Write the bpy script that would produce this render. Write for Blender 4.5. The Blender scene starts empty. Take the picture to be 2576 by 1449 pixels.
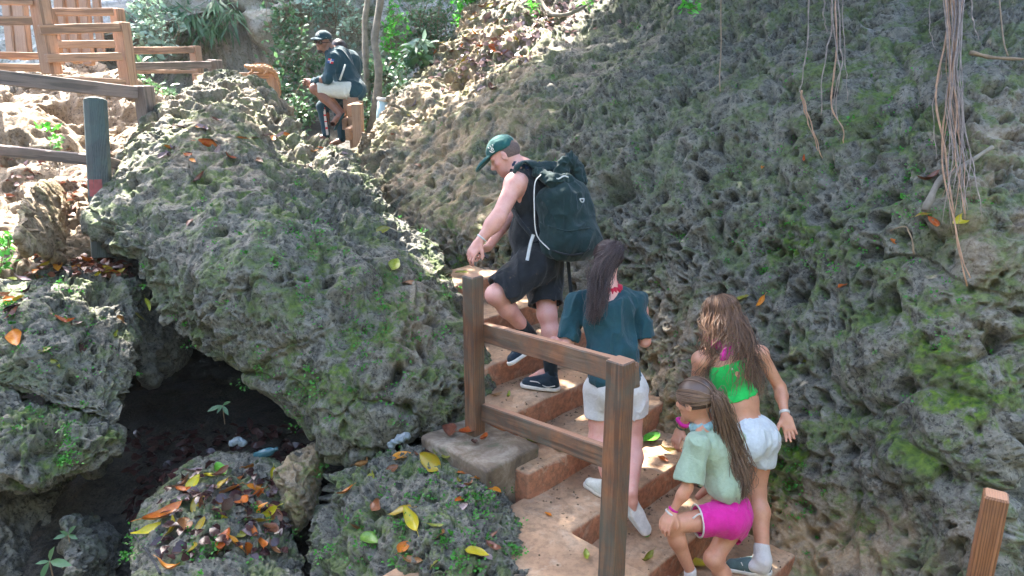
import bpy, math, random
import numpy as np
from mathutils import Vector, Matrix
C = bpy.context.scene
COL = C.collection
# ------------------------------------------------------------------ camera, sky, sun, exposure
FPX, CX, CY, PITCH, CAMZ = 1860.0, 1288.0, 724.5, math.radians(16), 3.2
cam_d = bpy.data.cameras.new("camera"); cam = bpy.data.objects.new("camera", cam_d); COL.objects.link(cam)
cam.location = (0, 0, CAMZ); cam.rotation_euler = (math.pi/2 - PITCH, 0, 0)
cam_d.sensor_width = 36; cam_d.lens = 36*FPX/2576; cam_d.clip_start = .05; cam_d.clip_end = 300
C.camera = cam
SUN = np.array([-.30, .52, .80]); SUN /= np.linalg.norm(SUN)
w = bpy.data.worlds.new("World"); C.world = w; w.use_nodes = True
nt = w.node_tree; bg = nt.nodes['Background']
sky = nt.nodes.new('ShaderNodeTexSky'); sky.sky_type = 'NISHITA'; sky.sun_disc = False
sky.sun_elevation = math.asin(SUN[2]); sky.dust_density = 2.8; sky.air_density = .9; sky.sun_rotation = math.atan2(SUN[0], SUN[1])
nt.links.new(sky.outputs[0], bg.inputs[0]); bg.inputs[1].default_value = .15
sd = bpy.data.lights.new("sun", 'SUN'); sd.energy = 3.4; sd.angle = math.radians(.5); sd.color = (1, .95, .87)
so = bpy.data.objects.new("sun", sd); COL.objects.link(so)
so.rotation_euler = Vector(SUN).to_track_quat('Z', 'Y').to_euler(); so.location = (0, 0, 20)
C.view_settings.view_transform = 'Standard'; C.view_settings.look = 'None'; C.view_settings.gamma = 1
C.view_settings.exposure = 3.5
C.render.resolution_x = 1024; C.render.resolution_y = 576
# ------------------------------------------------------------------ helpers
fwd = np.array([0, math.cos(PITCH), -math.sin(PITCH)]); upv = np.array([0, math.sin(PITCH), math.cos(PITCH)])
rgt = np.array([1., 0, 0]); CAM = np.array([0, 0, CAMZ])
def U(x, y, d):
    x = np.asarray(x, float); y = np.asarray(y, float); d = np.asarray(d, float)
    a = ((x-CX)/FPX)[..., None]; b = (-(y-CY)/FPX)[..., None]
    return CAM + d[..., None]*(fwd + a*rgt + b*upv)
def Uz(x, y, z):
    r = U(x, y, 1.) - CAM
    return CAM + r*((z-CAMZ)/r[2])
def pix(P):
    q = np.asarray(P) - CAM; d = q@fwd
    return CX + FPX*(q@rgt)/d, CY - FPX*(q@upv)/d, d
rng = np.random.default_rng(7)
def _h(ix, iy, iz, s=0):
    n = (ix.astype(np.uint32)*np.uint32(73856093)) ^ (iy.astype(np.uint32)*np.uint32(19349663)) ^ (iz.astype(np.uint32)*np.uint32(83492791)) ^ np.uint32((s*2654435761) & 0xffffffff)
    n = (n ^ (n >> np.uint32(13)))*np.uint32(1274126177); n = n ^ (n >> np.uint32(16)); n = n*np.uint32(2246822519); n ^= n >> np.uint32(15)
    return n.astype(np.float64)/4294967295.0
def vnoise(P, s=0):
    P = np.asarray(P, float); i = np.floor(P).astype(np.int64); f = P-i; f = f*f*f*(f*(f*6-15)+10)
    r = 0
    for dx in (0, 1):
        for dy in (0, 1):
            for dz in (0, 1):
                wgt = (f[..., 0] if dx else 1-f[..., 0])*(f[..., 1] if dy else 1-f[..., 1])*(f[..., 2] if dz else 1-f[..., 2])
                r = r + wgt*_h(i[..., 0]+dx, i[..., 1]+dy, i[..., 2]+dz, s)
    return r*2-1
def fbm(P, oc=4, s=0):
    r = 0; a = .5
    P = np.asarray(P, float)
    for k in range(oc):
        r = r + a*vnoise(P + 17.3*k, s+k); P = P*2.03; a *= .5
    return r
def vec_noise(P, s=0): return np.stack([vnoise(P, s), vnoise(P+31.7, s+1), vnoise(P-11.9, s+2)], -1)
def worley(P, s=0):
    i = np.floor(P).astype(np.int64); f1 = np.full(P.shape[:-1], 9.); f2 = f1.copy(); cid = np.zeros(P.shape[:-1])
    for dx in (-1, 0, 1):
        for dy in (-1, 0, 1):
            for dz in (-1, 0, 1):
                a, b, c = i[..., 0]+dx, i[..., 1]+dy, i[..., 2]+dz
                d = (a+_h(a, b, c, s)-P[..., 0])**2 + (b+_h(a, b, c, s+1)-P[..., 1])**2 + (c+_h(a, b, c, s+2)-P[..., 2])**2
                m = d < f1
                f2 = np.where(m, f1, np.minimum(f2, d)); cid = np.where(m, _h(a, b, c, s+3), cid); f1 = np.where(m, d, f1)
    return np.sqrt(f1), np.sqrt(f2), cid
def sstep(a, b, x): t = np.clip((x-a)/(b-a), 0, 1); return t*t*(3-2*t)
def tps(ctrl, X, Y):
    c = np.array(ctrl, float); n = len(c); s = 500.
    def k(r2): return np.where(r2 > 1e-12, .5*r2*np.log(np.maximum(r2, 1e-12)), 0)
    x, y = c[:, 0]/s, c[:, 1]/s
    A = np.zeros((n+3, n+3)); A[:n, :n] = k((x[:, None]-x)**2+(y[:, None]-y)**2) + np.eye(n)*.01
    A[:n, n] = 1; A[:n, n+1] = x; A[:n, n+2] = y; A[n:, :n] = A[:n, n:].T
    sol = np.linalg.lstsq(A, np.r_[c[:, 2], 0, 0, 0], rcond=None)[0]
    X = np.asarray(X, float)/s; Y = np.asarray(Y, float)/s; r = sol[n]+sol[n+1]*X+sol[n+2]*Y
    for j in range(n): r = r + sol[j]*k((X-x[j])**2+(Y-y[j])**2)
    return r
# ------------------------------------------------------------------ meshes / objects
def mk_mesh(name, V, F, mat=None, smooth=True, attrs=None, uv=None):
    V = np.asarray(V, float); me = bpy.data.meshes.new(name)
    if isinstance(F, np.ndarray):
        n, k = F.shape
        me.vertices.add(len(V)); me.vertices.foreach_set('co', V.astype(np.float32).ravel())
        me.loops.add(n*k); me.loops.foreach_set('vertex_index', F.astype(np.int32).ravel())
        me.polygons.add(n); me.polygons.foreach_set('loop_start', np.arange(n, dtype=np.int32)*k)
    else:
        me.from_pydata([tuple(v) for v in V], [], [tuple(int(i) for i in f) for f in F])
    me.update(calc_edges=True); me.validate()
    me.polygons.foreach_set('use_smooth', np.full(len(me.polygons), bool(smooth)))
    if attrs:
        for an, av in attrs.items():
            at = me.attributes.new(an, 'FLOAT', 'POINT'); at.data.foreach_set('value', np.asarray(av, np.float32))
    for m in (mat if isinstance(mat, (list, tuple)) else [mat]):
        if m: me.materials.append(m)
    return me
def tag(o, label=None, cat=None, group=None, kind=None):
    if label: o['label'] = label
    if cat: o['category'] = cat
    if group: o['group'] = group
    if kind: o['kind'] = kind
    return o
def thing(name, loc, label, cat, group=None):
    o = bpy.data.objects.new(name, None); COL.objects.link(o); o.location = tuple(map(float, loc)); o.empty_display_size = .1
    return tag(o, label, cat, group)
def wloc(o):
    l = np.zeros(3)
    while o is not None: l = l+np.array(o.location); o = o.parent
    return l
def obj(name, V, F, mat, parent=None, smooth=True, loc=None, attrs=None):
    """V in world coordinates; stored relative to the parent's base (or to loc)"""
    V = np.asarray(V, float)
    base = wloc(parent) if parent is not None else (np.asarray(loc, float) if loc is not None else np.array([V[:, 0].mean(), V[:, 1].mean(), V[:, 2].min()]))
    me = mk_mesh(name, V-base, F, mat, smooth, attrs)
    o = bpy.data.objects.new(name, me); COL.objects.link(o)
    if parent is not None: o.parent = parent
    else: o.location = tuple(map(float, base))
    return o
class MB:
    def __init__(s): s.V = []; s.F = []; s.n = 0
    def add(s, V, F):
        V = np.asarray(V, float); s.V.append(V); s.F += [[int(i)+s.n for i in f] for f in F]; s.n += len(V); return s
    def build(s, name, mat, parent=None, smooth=False, loc=None):
        return obj(name, np.concatenate(s.V), s.F, mat, parent, smooth, loc)
    def box(s, c, ax, half, bev=.006):
        """bevelled box: centre, 3 axes (rows), half sizes"""
        ax = np.array(ax, float); h = np.array(half, float); b = min(bev, h.min()*.45)
        V = []; idx = {}
        for sx in (-1, 1):
            for sy in (-1, 1):
                for sz in (-1, 1):
                    for k in range(3):
                        q = np.array([sx, sy, sz])*(h-b); q[k] = (sx, sy, sz)[k]*h[k]
                        idx[(sx, sy, sz, k)] = len(V); V.append(q)
        F = []
        for k in range(3):
            a, c2 = [(1, 2), (2, 0), (0, 1)][k]
            for s_ in (-1, 1):
                def key(p, q):
                    t = [0, 0, 0]; t[k] = s_; t[a] = p; t[c2] = q; return tuple(t)
                f = [idx[key(p, q)+(k,)] for p, q in ((-1, -1), (1, -1), (1, 1), (-1, 1))]
                F.append(f if s_ > 0 else f[::-1])
        for k in range(3):            # edges along axis k
            a, c2 = [(1, 2), (2, 0), (0, 1)][k]
            for p in (-1, 1):
                for q in (-1, 1):
                    t0 = [0, 0, 0]; t0[a] = p; t0[c2] = q; t1 = list(t0); t0[k] = -1; t1[k] = 1
                    f = [idx[tuple(t0)+(a,)], idx[tuple(t1)+(a,)], idx[tuple(t1)+(c2,)], idx[tuple(t0)+(c2,)]]
                    F.append(f if p*q < 0 else f[::-1])
        for sx in (-1, 1):
            for sy in (-1, 1):
                for sz in (-1, 1):
                    f = [idx[(sx, sy, sz, k)] for k in range(3)]
                    F.append(f if sx*sy*sz > 0 else f[::-1])
        V = np.array(V)@ax + np.asarray(c, float)
        return s.add(V, F)
    def bar(s, a, b, wd, ht, up=(0, 0, 1), bev=.006):
        a = np.asarray(a, float); b = np.asarray(b, float); d = b-a; L = np.linalg.norm(d); d /= L
        u = np.asarray(up, float); sd = np.cross(d, u); sd /= np.linalg.norm(sd); u = np.cross(sd, d)
        return s.box((a+b)/2, [d, -sd, u], [L/2, wd/2, ht/2], bev)
    def tube(s, pts, rad, n=8, cap=True):
        V, F = tube_geo(pts, rad, n, cap); return s.add(V, F)
def tube_geo(pts, rad, n=8, cap=True):
    P = np.asarray(pts, float); m = len(P); rad = np.broadcast_to(rad, m)
    T = np.gradient(P, axis=0); T /= np.linalg.norm(T, axis=1)[:, None]+1e-12
    r = np.array([0, 0, 1.]) if abs(T[0, 2]) < .9 else np.array([1., 0, 0])
    V = []
    for i in range(m):
        u = np.cross(T[i], r); u /= np.linalg.norm(u); v = np.cross(T[i], u); r = -np.cross(T[i], u) if False else r
        a = np.arange(n)*2*math.pi/n
        V.append(P[i]+rad[i]*(np.cos(a)[:, None]*u+np.sin(a)[:, None]*v))
        r = np.cross(u, T[i])
    V = np.concatenate(V); F = []
    for i in range(m-1):
        for j in range(n):
            F.append([i*n+j, i*n+(j+1) % n, (i+1)*n+(j+1) % n, (i+1)*n+j])
    if cap: F.append(list(range(n))[::-1]); F.append([(m-1)*n+j for j in range(n)])
    return V, F
def spline(pts, n):
    """Catmull-Rom through pts"""
    P = np.asarray(pts, float); P = np.vstack([2*P[0]-P[1], P, 2*P[-1]-P[-2]]); m = len(P)-3
    t = np.linspace(0, m-1e-9, n); i = t.astype(int); f = (t-i)[:, None]
    a, b, c, d = P[i], P[i+1], P[i+2], P[i+3]
    return .5*(2*b+(c-a)*f+(2*a-5*b+4*c-d)*f**2+(3*b-3*c+d-a)*f**3)
# ------------------------------------------------------------------ materials
class NT:
    def __init__(s, name):
        s.m = bpy.data.materials.new(name); s.m.use_nodes = True; s.t = s.m.node_tree; s.N = s.t.nodes; s.b = s.N['Principled BSDF']
        s.c = s.N.new('ShaderNodeTexCoord')
    def set(s, sock, v):
        if isinstance(v, bpy.types.NodeSocket): s.t.links.new(v, sock)
        elif v is not None:
            sock.default_value = (*v, 1) if isinstance(v, (tuple, list)) and len(v) == 3 and sock.type == 'RGBA' else v
    def co(s, scale=1, kind='Object', rot=None):
        mp = s.N.new('ShaderNodeMapping'); s.set(mp.inputs[0], s.c.outputs[kind]); mp.inputs['Scale'].default_value = scale if isinstance(scale, (tuple, list)) else (scale,)*3
        if rot: mp.inputs['Rotation'].default_value = rot
        return mp.outputs[0]
    def noise(s, scale, detail=4, rough=.55, dist=0, vec=None, out=0):
        n = s.N.new('ShaderNodeTexNoise'); n.inputs['Scale'].default_value = scale; n.inputs['Detail'].default_value = detail
        n.inputs['Roughness'].default_value = rough; n.inputs['Distortion'].default_value = dist
        s.set(n.inputs['Vector'], vec if vec is not None else s.c.outputs['Object']); return n.outputs[out]
    def vor(s, scale, feat='F1', vec=None, rnd=1, out='Distance'):
        n = s.N.new('ShaderNodeTexVoronoi'); n.feature = feat; n.inputs['Scale'].default_value = scale; n.inputs['Randomness'].default_value = rnd
        s.set(n.inputs['Vector'], vec if vec is not None else s.c.outputs['Object']); return n.outputs[out]
    def ramp(s, fac, stops):
        n = s.N.new('ShaderNodeValToRGB'); e = n.color_ramp.elements
        while len(e) < len(stops): e.new(.5)
        for k, (p, c) in enumerate(stops):
            e[k].position = p; e[k].color = (*c, 1) if isinstance(c, (tuple, list)) else (c, c, c, 1)
        s.set(n.inputs[0], fac); return n.outputs[0]
    def mix(s, fac, a, b, mode='MIX'):
        n = s.N.new('ShaderNodeMix'); n.data_type = 'RGBA'; n.blend_type = mode
        s.set(n.inputs[0], fac); s.set(n.inputs[6], a); s.set(n.inputs[7], b); return n.outputs[2]
    def math(s, op, a, b=None, clamp=False):
        n = s.N.new('ShaderNodeMath'); n.operation = op; n.use_clamp = clamp; s.set(n.inputs[0], a)
        if b is not None: s.set(n.inputs[1], b)
        return n.outputs[0]
    def attr(s, name, out='Fac'):
        n = s.N.new('ShaderNodeAttribute'); n.attribute_name = name; return n.outputs[out]
    def bump(s, h, strength=.5, dist=.01, nrm=None):
        n = s.N.new('ShaderNodeBump'); n.inputs['Strength'].default_value = strength; n.inputs['Distance'].default_value = dist
        s.set(n.inputs['Height'], h); s.set(n.inputs['Normal'], nrm) if nrm is not None else None
        return n.outputs[0]
    def normal_z(s):
        g = s.N.new('ShaderNodeNewGeometry'); x = s.N.new('ShaderNodeSeparateXYZ'); s.set(x.inputs[0], g.outputs['Normal']); return x.outputs[2]
    def out(s, col=None, rough=None, nrm=None, **kw):
        if col is not None: s.set(s.b.inputs['Base Color'], col)
        if rough is not None: s.set(s.b.inputs['Roughness'], rough)
        if nrm is not None: s.set(s.b.inputs['Normal'], nrm)
        for k, v in kw.items(): s.set(s.b.inputs[k.replace('_', ' ')], v)
        return s.m
def mat_rock(name, dark, mid, pale, moss=.5, scale=1., tan=(.36, .24, .13), mossc=((.022, .055, .006), (.12, .19, .010))):
    n = NT(name); big = n.noise(1.3*scale, 5, .6, .4); med = n.noise(7*scale, 6, .65, .6); fine = n.noise(45*scale, 4, .7)
    c = n.ramp(med, [(.30, dark), (.52, mid), (.72, pale)])
    c = n.mix(n.ramp(big, [(.40, .65), (.52, 0.)]), c, dark); c = n.mix(n.ramp(n.noise(2.1*scale, 6, .65, .7), [(.50, 0.), (.66, .6)]), c, n.mix(.55, c, pale))
    c = n.mix(n.ramp(fine, [(.42, .0), (.75, .5)]), c, pale); c = n.mix(n.ramp(n.noise(5*scale, 5, .7, 1.2), [(.56, 0.), (.68, .3)]), c, (.14, .08, .04))
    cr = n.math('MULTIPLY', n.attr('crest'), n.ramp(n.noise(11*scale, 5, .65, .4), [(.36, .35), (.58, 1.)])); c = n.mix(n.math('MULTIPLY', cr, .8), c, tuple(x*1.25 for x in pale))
    c = n.mix(n.ramp(n.noise(33*scale, 5, .72, .5), [(.40, .8), (.48, 0.)]), c, tuple(x*.6 for x in dark)); sp = n.math('MULTIPLY', n.ramp(n.noise(50*scale, 5, .75, .3), [(.50, 0.), (.58, 1.)]), n.ramp(n.noise(6*scale, 5, .7), [(.40, .15), (.62, .7)])); c = n.mix(sp, c, pale)
    t = n.math('MULTIPLY', n.attr('tan'), n.ramp(n.noise(3*scale, 5, .6, .8), [(.35, 0.), (.6, 1.)]))
    c = n.mix(t, c, n.mix(n.ramp(fine, [(.3, 0.), (.7, 1.)]), tan, tuple(x*1.5 for x in tan)))
    mm = n.math('MULTIPLY', n.ramp(n.noise(4.5*scale, 7, .72, .5), [(.47, 0.), (.56, 1.)]), n.attr('moss'))
    up = n.ramp(n.normal_z(), [(.0, .45), (.6, 1.)])
    mm = n.math('MULTIPLY', mm, up, True)
    mcol = n.mix(n.ramp(n.noise(30, 4, .6), [(.35, 0.), (.7, 1.)]), mossc[0], mossc[1])
    c = n.mix(mm, c, mcol)
    v = n.noise(14*scale, 3, .6, 1.2, out=1); mp = n.N.new('ShaderNodeVectorMath'); mp.operation = 'SCALE'; n.set(mp.inputs[0], v); mp.inputs[3].default_value = .05
    ad = n.N.new('ShaderNodeVectorMath'); ad.operation = 'ADD'; n.set(ad.inputs[0], mp.outputs[0]); n.set(ad.inputs[1], n.c.outputs['Object'])
    b1 = n.vor(34*scale, 'SMOOTH_F1', ad.outputs[0]); b2 = n.vor(85*scale, 'F1', ad.outputs[0])
    nb = n.bump(b2, .4, .006, n.bump(b1, .5, .015))
    nb = n.bump(n.noise(70, 6, .75), .6, .008, nb)
    return n.out(c, n.ramp(fine, [(.3, .62), (.7, .9)]), nb, **{'Specular_IOR_Level': .35})
# ------------------------------------------------------------------ rocks
def normals(V, F):
    n = np.zeros_like(V)
    fn = np.cross(V[F[:, 2]]-V[F[:, 0]], V[F[:, 3]]-V[F[:, 1]])
    for k in range(F.shape[1]):
        for a in range(3): n[:, a] += np.bincount(F[:, k], fn[:, a], len(V))
    return n/(np.linalg.norm(n, axis=1)[:, None]+1e-12)
def karst(P, seed, big=.10, cell=.20, amp=1., streak=0., plate=0., smooth=.5):
    """limestone relief: broad lumps, scooped pits with sharp rims at three scales, a few deep holes"""
    Q = P + .055*vec_noise(P*4.2, seed) + .014*vec_noise(P*13, seed+5)
    if streak: Q = Q*np.array([1, 1, 1-streak])
    h = big*1.7*fbm(P/.95, 3, seed+9)
    if plate:
        f1, f2, cid = worley((P+.16*vec_noise(P*2.2, seed+71)+.04*vec_noise(P*9, seed+72))*np.array([1, 1, 1.25])/(plate*8), seed+70); h += plate*1.0*(cid-.5)*sstep(0, .16, f2-f1) - plate*.30*(1-sstep(0, .06, f2-f1))
        f1, f2, cid = worley((P+.09*vec_noise(P*4.2, seed+74))*np.array([1, 1, 1.3])/(plate*3.3), seed+73); h += plate*.45*(cid-.5)*sstep(0, .14, f2-f1)
    A0 = amp; amp = amp*(1-smooth+(smooth+.25)*sstep(-.28, .30, fbm(P/.75+3.1, 4, seed+80)))
    hb = h
    r1 = .5+.5*vnoise(P/.5, seed+20); r2 = .5+.5*vnoise(P/.33+9, seed+21)
    f1, f2, cid = worley(Q/.42, seed+25); h -= amp*.15*np.where(cid > .72, 1, 0)*(1-sstep(.12, .42, f1))
    f1, f2, cid = worley(Q/cell, seed+30)
    h -= amp*cell*.50*(.2+.95*cid)*sstep(0, .62, f2-f1)*(.5+.7*r1)
    h -= A0*cell*.75*np.where(cid > .80, 1, 0)*(1-sstep(.16, .36, f1))
    Q2 = Q + .011*vec_noise(P*21, seed+11)
    c2 = cell*.46; f1, f2, cid = worley(Q2/c2+3.3, seed+40); e = f2-f1
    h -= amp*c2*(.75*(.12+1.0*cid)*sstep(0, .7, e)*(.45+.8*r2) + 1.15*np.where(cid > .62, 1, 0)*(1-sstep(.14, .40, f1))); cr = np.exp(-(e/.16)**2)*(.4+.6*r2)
    r3 = np.clip(.6+.8*vnoise(P/.21+4, seed+23), .1, 1.3)
    c3 = cell*.23; f1, f2, cid = worley(Q2/c3+7.1, seed+50); e = f2-f1
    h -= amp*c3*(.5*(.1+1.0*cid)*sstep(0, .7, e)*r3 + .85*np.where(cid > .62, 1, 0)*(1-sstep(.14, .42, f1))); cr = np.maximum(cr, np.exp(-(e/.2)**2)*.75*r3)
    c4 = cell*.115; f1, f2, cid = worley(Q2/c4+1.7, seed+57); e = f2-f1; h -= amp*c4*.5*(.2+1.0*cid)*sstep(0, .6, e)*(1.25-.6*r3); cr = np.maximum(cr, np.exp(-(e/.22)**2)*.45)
    h += .13*cell+.005*fbm(P/.035, 2, seed+60)
    return h, np.clip(cr, 0, 1)
ROCKS = {}
def relief_rock(name, label, outline, ctrl, mat, N=300, bulge=.5, thick=1.5, cen=None, seed=1, big=.1, cell=.2, amp=1., streak=0., paint=None, cat='rock', group=None, key=None, smooth_out=1, edge=1.0, plate=.05, smooth=.5):
    O = np.array(outline, float); cen = np.array(cen if cen is not None else O.mean(0), float)
    ang = np.arctan2(O[:, 1]-cen[1], O[:, 0]-cen[0]); rad = np.hypot(O[:, 1]-cen[1], O[:, 0]-cen[0])
    o = np.argsort(ang); ang = ang[o]; rad = rad[o]
    # resample polygon edges finely so that radial interpolation follows straight edges
    PO = O[o]; Q = []
    for i in range(len(PO)):
        a, b = PO[i], PO[(i+1) % len(PO)]
        for t in np.linspace(0, 1, 24, endpoint=False): Q.append(a+(b-a)*t)
    Q = np.array(Q)-cen; ang = np.arctan2(Q[:, 1], Q[:, 0]); rad = np.hypot(Q[:, 0], Q[:, 1]); o = np.argsort(ang); ang = ang[o]; rad = rad[o]
    aa = np.r_[ang-2*math.pi, ang, ang+2*math.pi]; rr = np.r_[rad, rad, rad]
    g = np.linspace(-math.pi, math.pi, 721); rg = np.interp(g, aa, rr)
    ks = np.ones(2*smooth_out+1)/(2*smooth_out+1); rg = np.convolve(np.r_[rg[-1-smooth_out:-1], rg, rg[1:1+smooth_out]], ks, 'valid')
    R = lambda p: np.interp(p, g, rg)
    t = np.linspace(-1, 1, N); A, B = np.meshgrid(t, t); u = A*np.sqrt(1-B*B/2); v = B*np.sqrt(1-A*A/2)
    rho = np.minimum(np.hypot(u, v), 1); ph = np.arctan2(v, u); s = np.sin(rho*math.pi/2*.97)/math.sin(math.pi/2*.97)
    X = cen[0]+R(ph)*s*np.cos(ph); Y = cen[1]+R(ph)*s*np.sin(ph)
    D = tps(ctrl, X, Y)+bulge*(1-np.sqrt(np.maximum(1-(s*.999)**2, 0)))**edge
    V = U(X, Y, D).reshape(-1, 3); I = np.arange(N*N).reshape(N, N)
    F = np.stack([I[:-1, :-1], I[1:, :-1], I[1:, 1:], I[:-1, 1:]], -1).reshape(-1, 4)   # faces towards the camera
    per = np.r_[I[0, :-1], I[:-1, -1], I[-1, :0:-1], I[:0:-1, 0]]
    xp, yp, dp = X.ravel()[per], Y.ravel()[per], D.ravel()[per]; prev = per; Vs = [V]; Fs = [F]; n = len(V)
    K = 7
    for k in range(1, K+1):
        q = math.cos(k/(K+.3)*math.pi/2); dd = dp+(thick+.15*(dp.mean()-dp))*math.sin(k/(K+.3)*math.pi/2)
        xx = cen[0]+(xp-cen[0])*q; yy = cen[1]+(yp-cen[1])*q
        Vk = U(xx, yy, dd); Vs.append(Vk); cur = np.arange(n, n+len(per)); n += len(per)
        Fs.append(np.stack([prev, np.roll(prev, -1), np.roll(cur, -1), cur], -1)); prev = cur
    Vs.append(U([cen[0]], [cen[1]], [(dp.mean()+thick*1.02)])); cc = np.full(len(per)//2, n)
    Fs.append(np.stack([prev[0::2], np.roll(prev, -1)[0::2], np.roll(prev, -2)[0::2], cc], -1)); n += 1
    V = np.concatenate(Vs); F = np.concatenate(Fs)
    Nn = normals(V, F)
    c_ = U(cen[0], cen[1], float(tps(ctrl, cen[0], cen[1]))+thick*.5)
    if ((V[:N*N]-c_)*Nn[:N*N]).sum() < 0: F = F[:, ::-1].copy(); Nn = -Nn
    kh, crest = karst(V, seed, big, cell, amp, streak, plate, smooth); V = V + Nn*kh[:, None]
    px, py, pd = pix(V)
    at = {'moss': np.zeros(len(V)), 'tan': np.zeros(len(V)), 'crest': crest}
    for (kind, x, y, rx, ry, a) in (paint or []):
        if kind == 'all_moss': at['moss'] += a; continue
        if kind == 'all_tan': at['tan'] += a; continue
        at[kind] += a*np.exp(-((px-x)/rx)**2-((py-y)/ry)**2)
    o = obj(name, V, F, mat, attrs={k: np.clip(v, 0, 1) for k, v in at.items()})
    tag(o, label, cat, group)
    if key:
        fr = V[:N*N]; Nd = normals(V, F)[:N*N]; ROCKS[key] = (fr, Nd, px[:N*N], py[:N*N], N)
    return o
_BK = {}
def on_rock(key, x, y, ang=None):
    """point and normal on the front surface of a rock nearest to pixel x,y"""
    V, Nn, px, py, N = ROCKS[key]
    if key not in _BK:
        d = {}; dep = (V-CAM)@fwd; bx = (px//16).astype(int); by = (py//16).astype(int); kk = bx*100000+by; o = np.argsort(kk, kind='stable'); ks = kk[o]; u, st = np.unique(ks, return_index=True); en = np.r_[st[1:], len(ks)]
        _BK[key] = ({int(a): o[s:e] for a, s, e in zip(u, st, en)}, dep)
    d, dep = _BK[key]; cx, cy = int(x//16), int(y//16)
    for R_ in (1, 2, 4, 8, 40):
        L = [d[k] for k in ((cx+i)*100000+cy+j for i in range(-R_, R_+1) for j in range(-R_, R_+1)) if k in d]
        if L: break
    if not L: i = int(np.argmin((px-x)**2+(py-y)**2)); return V[i], Nn[i]
    I = np.concatenate(L); q = (px[I]-x)**2+(py[I]-y)**2+dep[I]*2; i = I[int(np.argmin(q))]; m = I[((px[I]-px[i])**2+(py[I]-py[i])**2) < 81]
    return V[i], Nn[m].mean(0)
# ------------------------------------------------------------------ materials of the place
M = {}
M['rock'] = mat_rock('limestone', (.008, .008, .007), (.030, .029, .023), (.215, .205, .165))
M['rock_dark'] = mat_rock('damp_limestone', (.035, .038, .036), (.08, .085, .072), (.20, .20, .17))
M['rock_tan'] = mat_rock('tan_limestone', (.06, .035, .018), (.15, .095, .05), (.30, .23, .15), scale=.8)
M['hollow_shade'] = mat_rock('hollow_shade_rock', (.006, .007, .007), (.014, .015, .014), (.03, .03, .028))  # near-black colour stands in for the deep shade of the hollow
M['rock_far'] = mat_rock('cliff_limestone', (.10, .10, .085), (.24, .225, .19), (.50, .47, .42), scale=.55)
def m_concrete():
    n = NT('stair_concrete'); a = n.noise(2.2, 5, .6, .3); b = n.noise(26, 5, .7); g = n.noise(150, 3, .7)
    c = n.ramp(a, [(.3, (.26, .145, .08)), (.5, (.44, .265, .15)), (.72, (.57, .41, .27))])
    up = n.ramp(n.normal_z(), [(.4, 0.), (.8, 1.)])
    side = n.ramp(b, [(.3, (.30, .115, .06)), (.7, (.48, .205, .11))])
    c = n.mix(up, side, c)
    c = n.mix(n.ramp(b, [(.40, .4), (.55, 0.)]), c, (.14, .095, .06))
    c = n.mix(n.ramp(n.noise(7, 6, .7, .8), [(.55, 0.), (.7, .6)]), c, (.55, .43, .31))
    c = n.mix(n.ramp(n.noise(3.1, 6, .75, 1.0), [(.56, 0.), (.68, .6)]), c, (.085, .07, .05))
    return n.out(c, n.ramp(a, [(.3, .55), (.7, .85)]), n.bump(g, .35, .004, n.bump(b, .5, .01)))
M['concrete'] = m_concrete()
def m_block():
    n = NT('block_concrete'); a = n.noise(5, 6, .7, .4); g = n.noise(90, 4, .7)
    c = n.ramp(a, [(.3, (.06, .045, .032)), (.48, (.17, .125, .085)), (.66, (.33, .28, .215))])
    c = n.mix(n.ramp(n.noise(9, 5, .7), [(.55, 0.), (.7, .6)]), c, (.07, .095, .035))
    return n.out(c, .8, n.bump(g, .5, .006, n.bump(a, .5, .02)))
M['block'] = m_block()
def m_wood(name, a, b, green=.0, dirt=.4):
    n = NT(name); v = n.co((1.6, 1.6, 1.6)); 
    w_ = n.N.new('ShaderNodeTexWave'); w_.wave_type = 'BANDS'; w_.bands_direction = 'Y'; w_.inputs['Scale'].default_value = 1
    w_.inputs['Distortion'].default_value = 7; w_.inputs['Detail'].default_value = 3; w_.inputs['Detail Scale'].default_value = .9; n.set(w_.inputs[0], n.uvs((1.6, 26, 26)))
    str_ = n.noise(1, 6, .7, .3, vec=n.uvs((3, 70, 70)))
    c = n.mix(n.ramp(str_, [(.3, 0.), (.68, 1.)]), a, b)
    c = n.mix(n.ramp(w_.outputs[1], [(.50, 0.), (.9, .65)]), c, tuple(x*.42 for x in a))
    c = n.mix(n.ramp(n.noise(3.5, 5, .7, .6), [(.42, 0.), (.62, dirt)]), c, (.05, .045, .04))
    if green: c = n.mix(n.ramp(n.noise(2.2, 5, .7, .6), [(.42, 0.), (.6, green)]), c, (.07, .11, .09))
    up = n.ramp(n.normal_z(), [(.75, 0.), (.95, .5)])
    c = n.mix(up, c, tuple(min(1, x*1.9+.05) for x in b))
    return n.out(c, n.ramp(str_, [(.3, .55), (.7, .8)]), n.bump(w_.outputs[1], .35, .004, n.bump(str_, .5, .004)))
def _attr_uv(s):
    n = s.N.new('ShaderNodeAttribute'); n.attribute_name = 'grain'; return n.outputs['Vector']
def _uvs(s, sc):
    mp = s.N.new('ShaderNodeMapping'); s.set(mp.inputs[0], s.attr_uv()); mp.inputs['Scale'].default_value = sc; return mp.outputs[0]
NT.attr_uv = _attr_uv; NT.uvs = _uvs
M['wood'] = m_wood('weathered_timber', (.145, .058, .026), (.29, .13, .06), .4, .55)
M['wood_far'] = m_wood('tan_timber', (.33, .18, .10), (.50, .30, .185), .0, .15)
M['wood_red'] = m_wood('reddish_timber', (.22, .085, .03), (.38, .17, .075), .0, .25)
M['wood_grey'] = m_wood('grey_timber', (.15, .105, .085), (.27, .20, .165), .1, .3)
M['wood_dark'] = m_wood('dark_green_timber', (.045, .055, .05), (.09, .10, .09), .5, .3)
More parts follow.
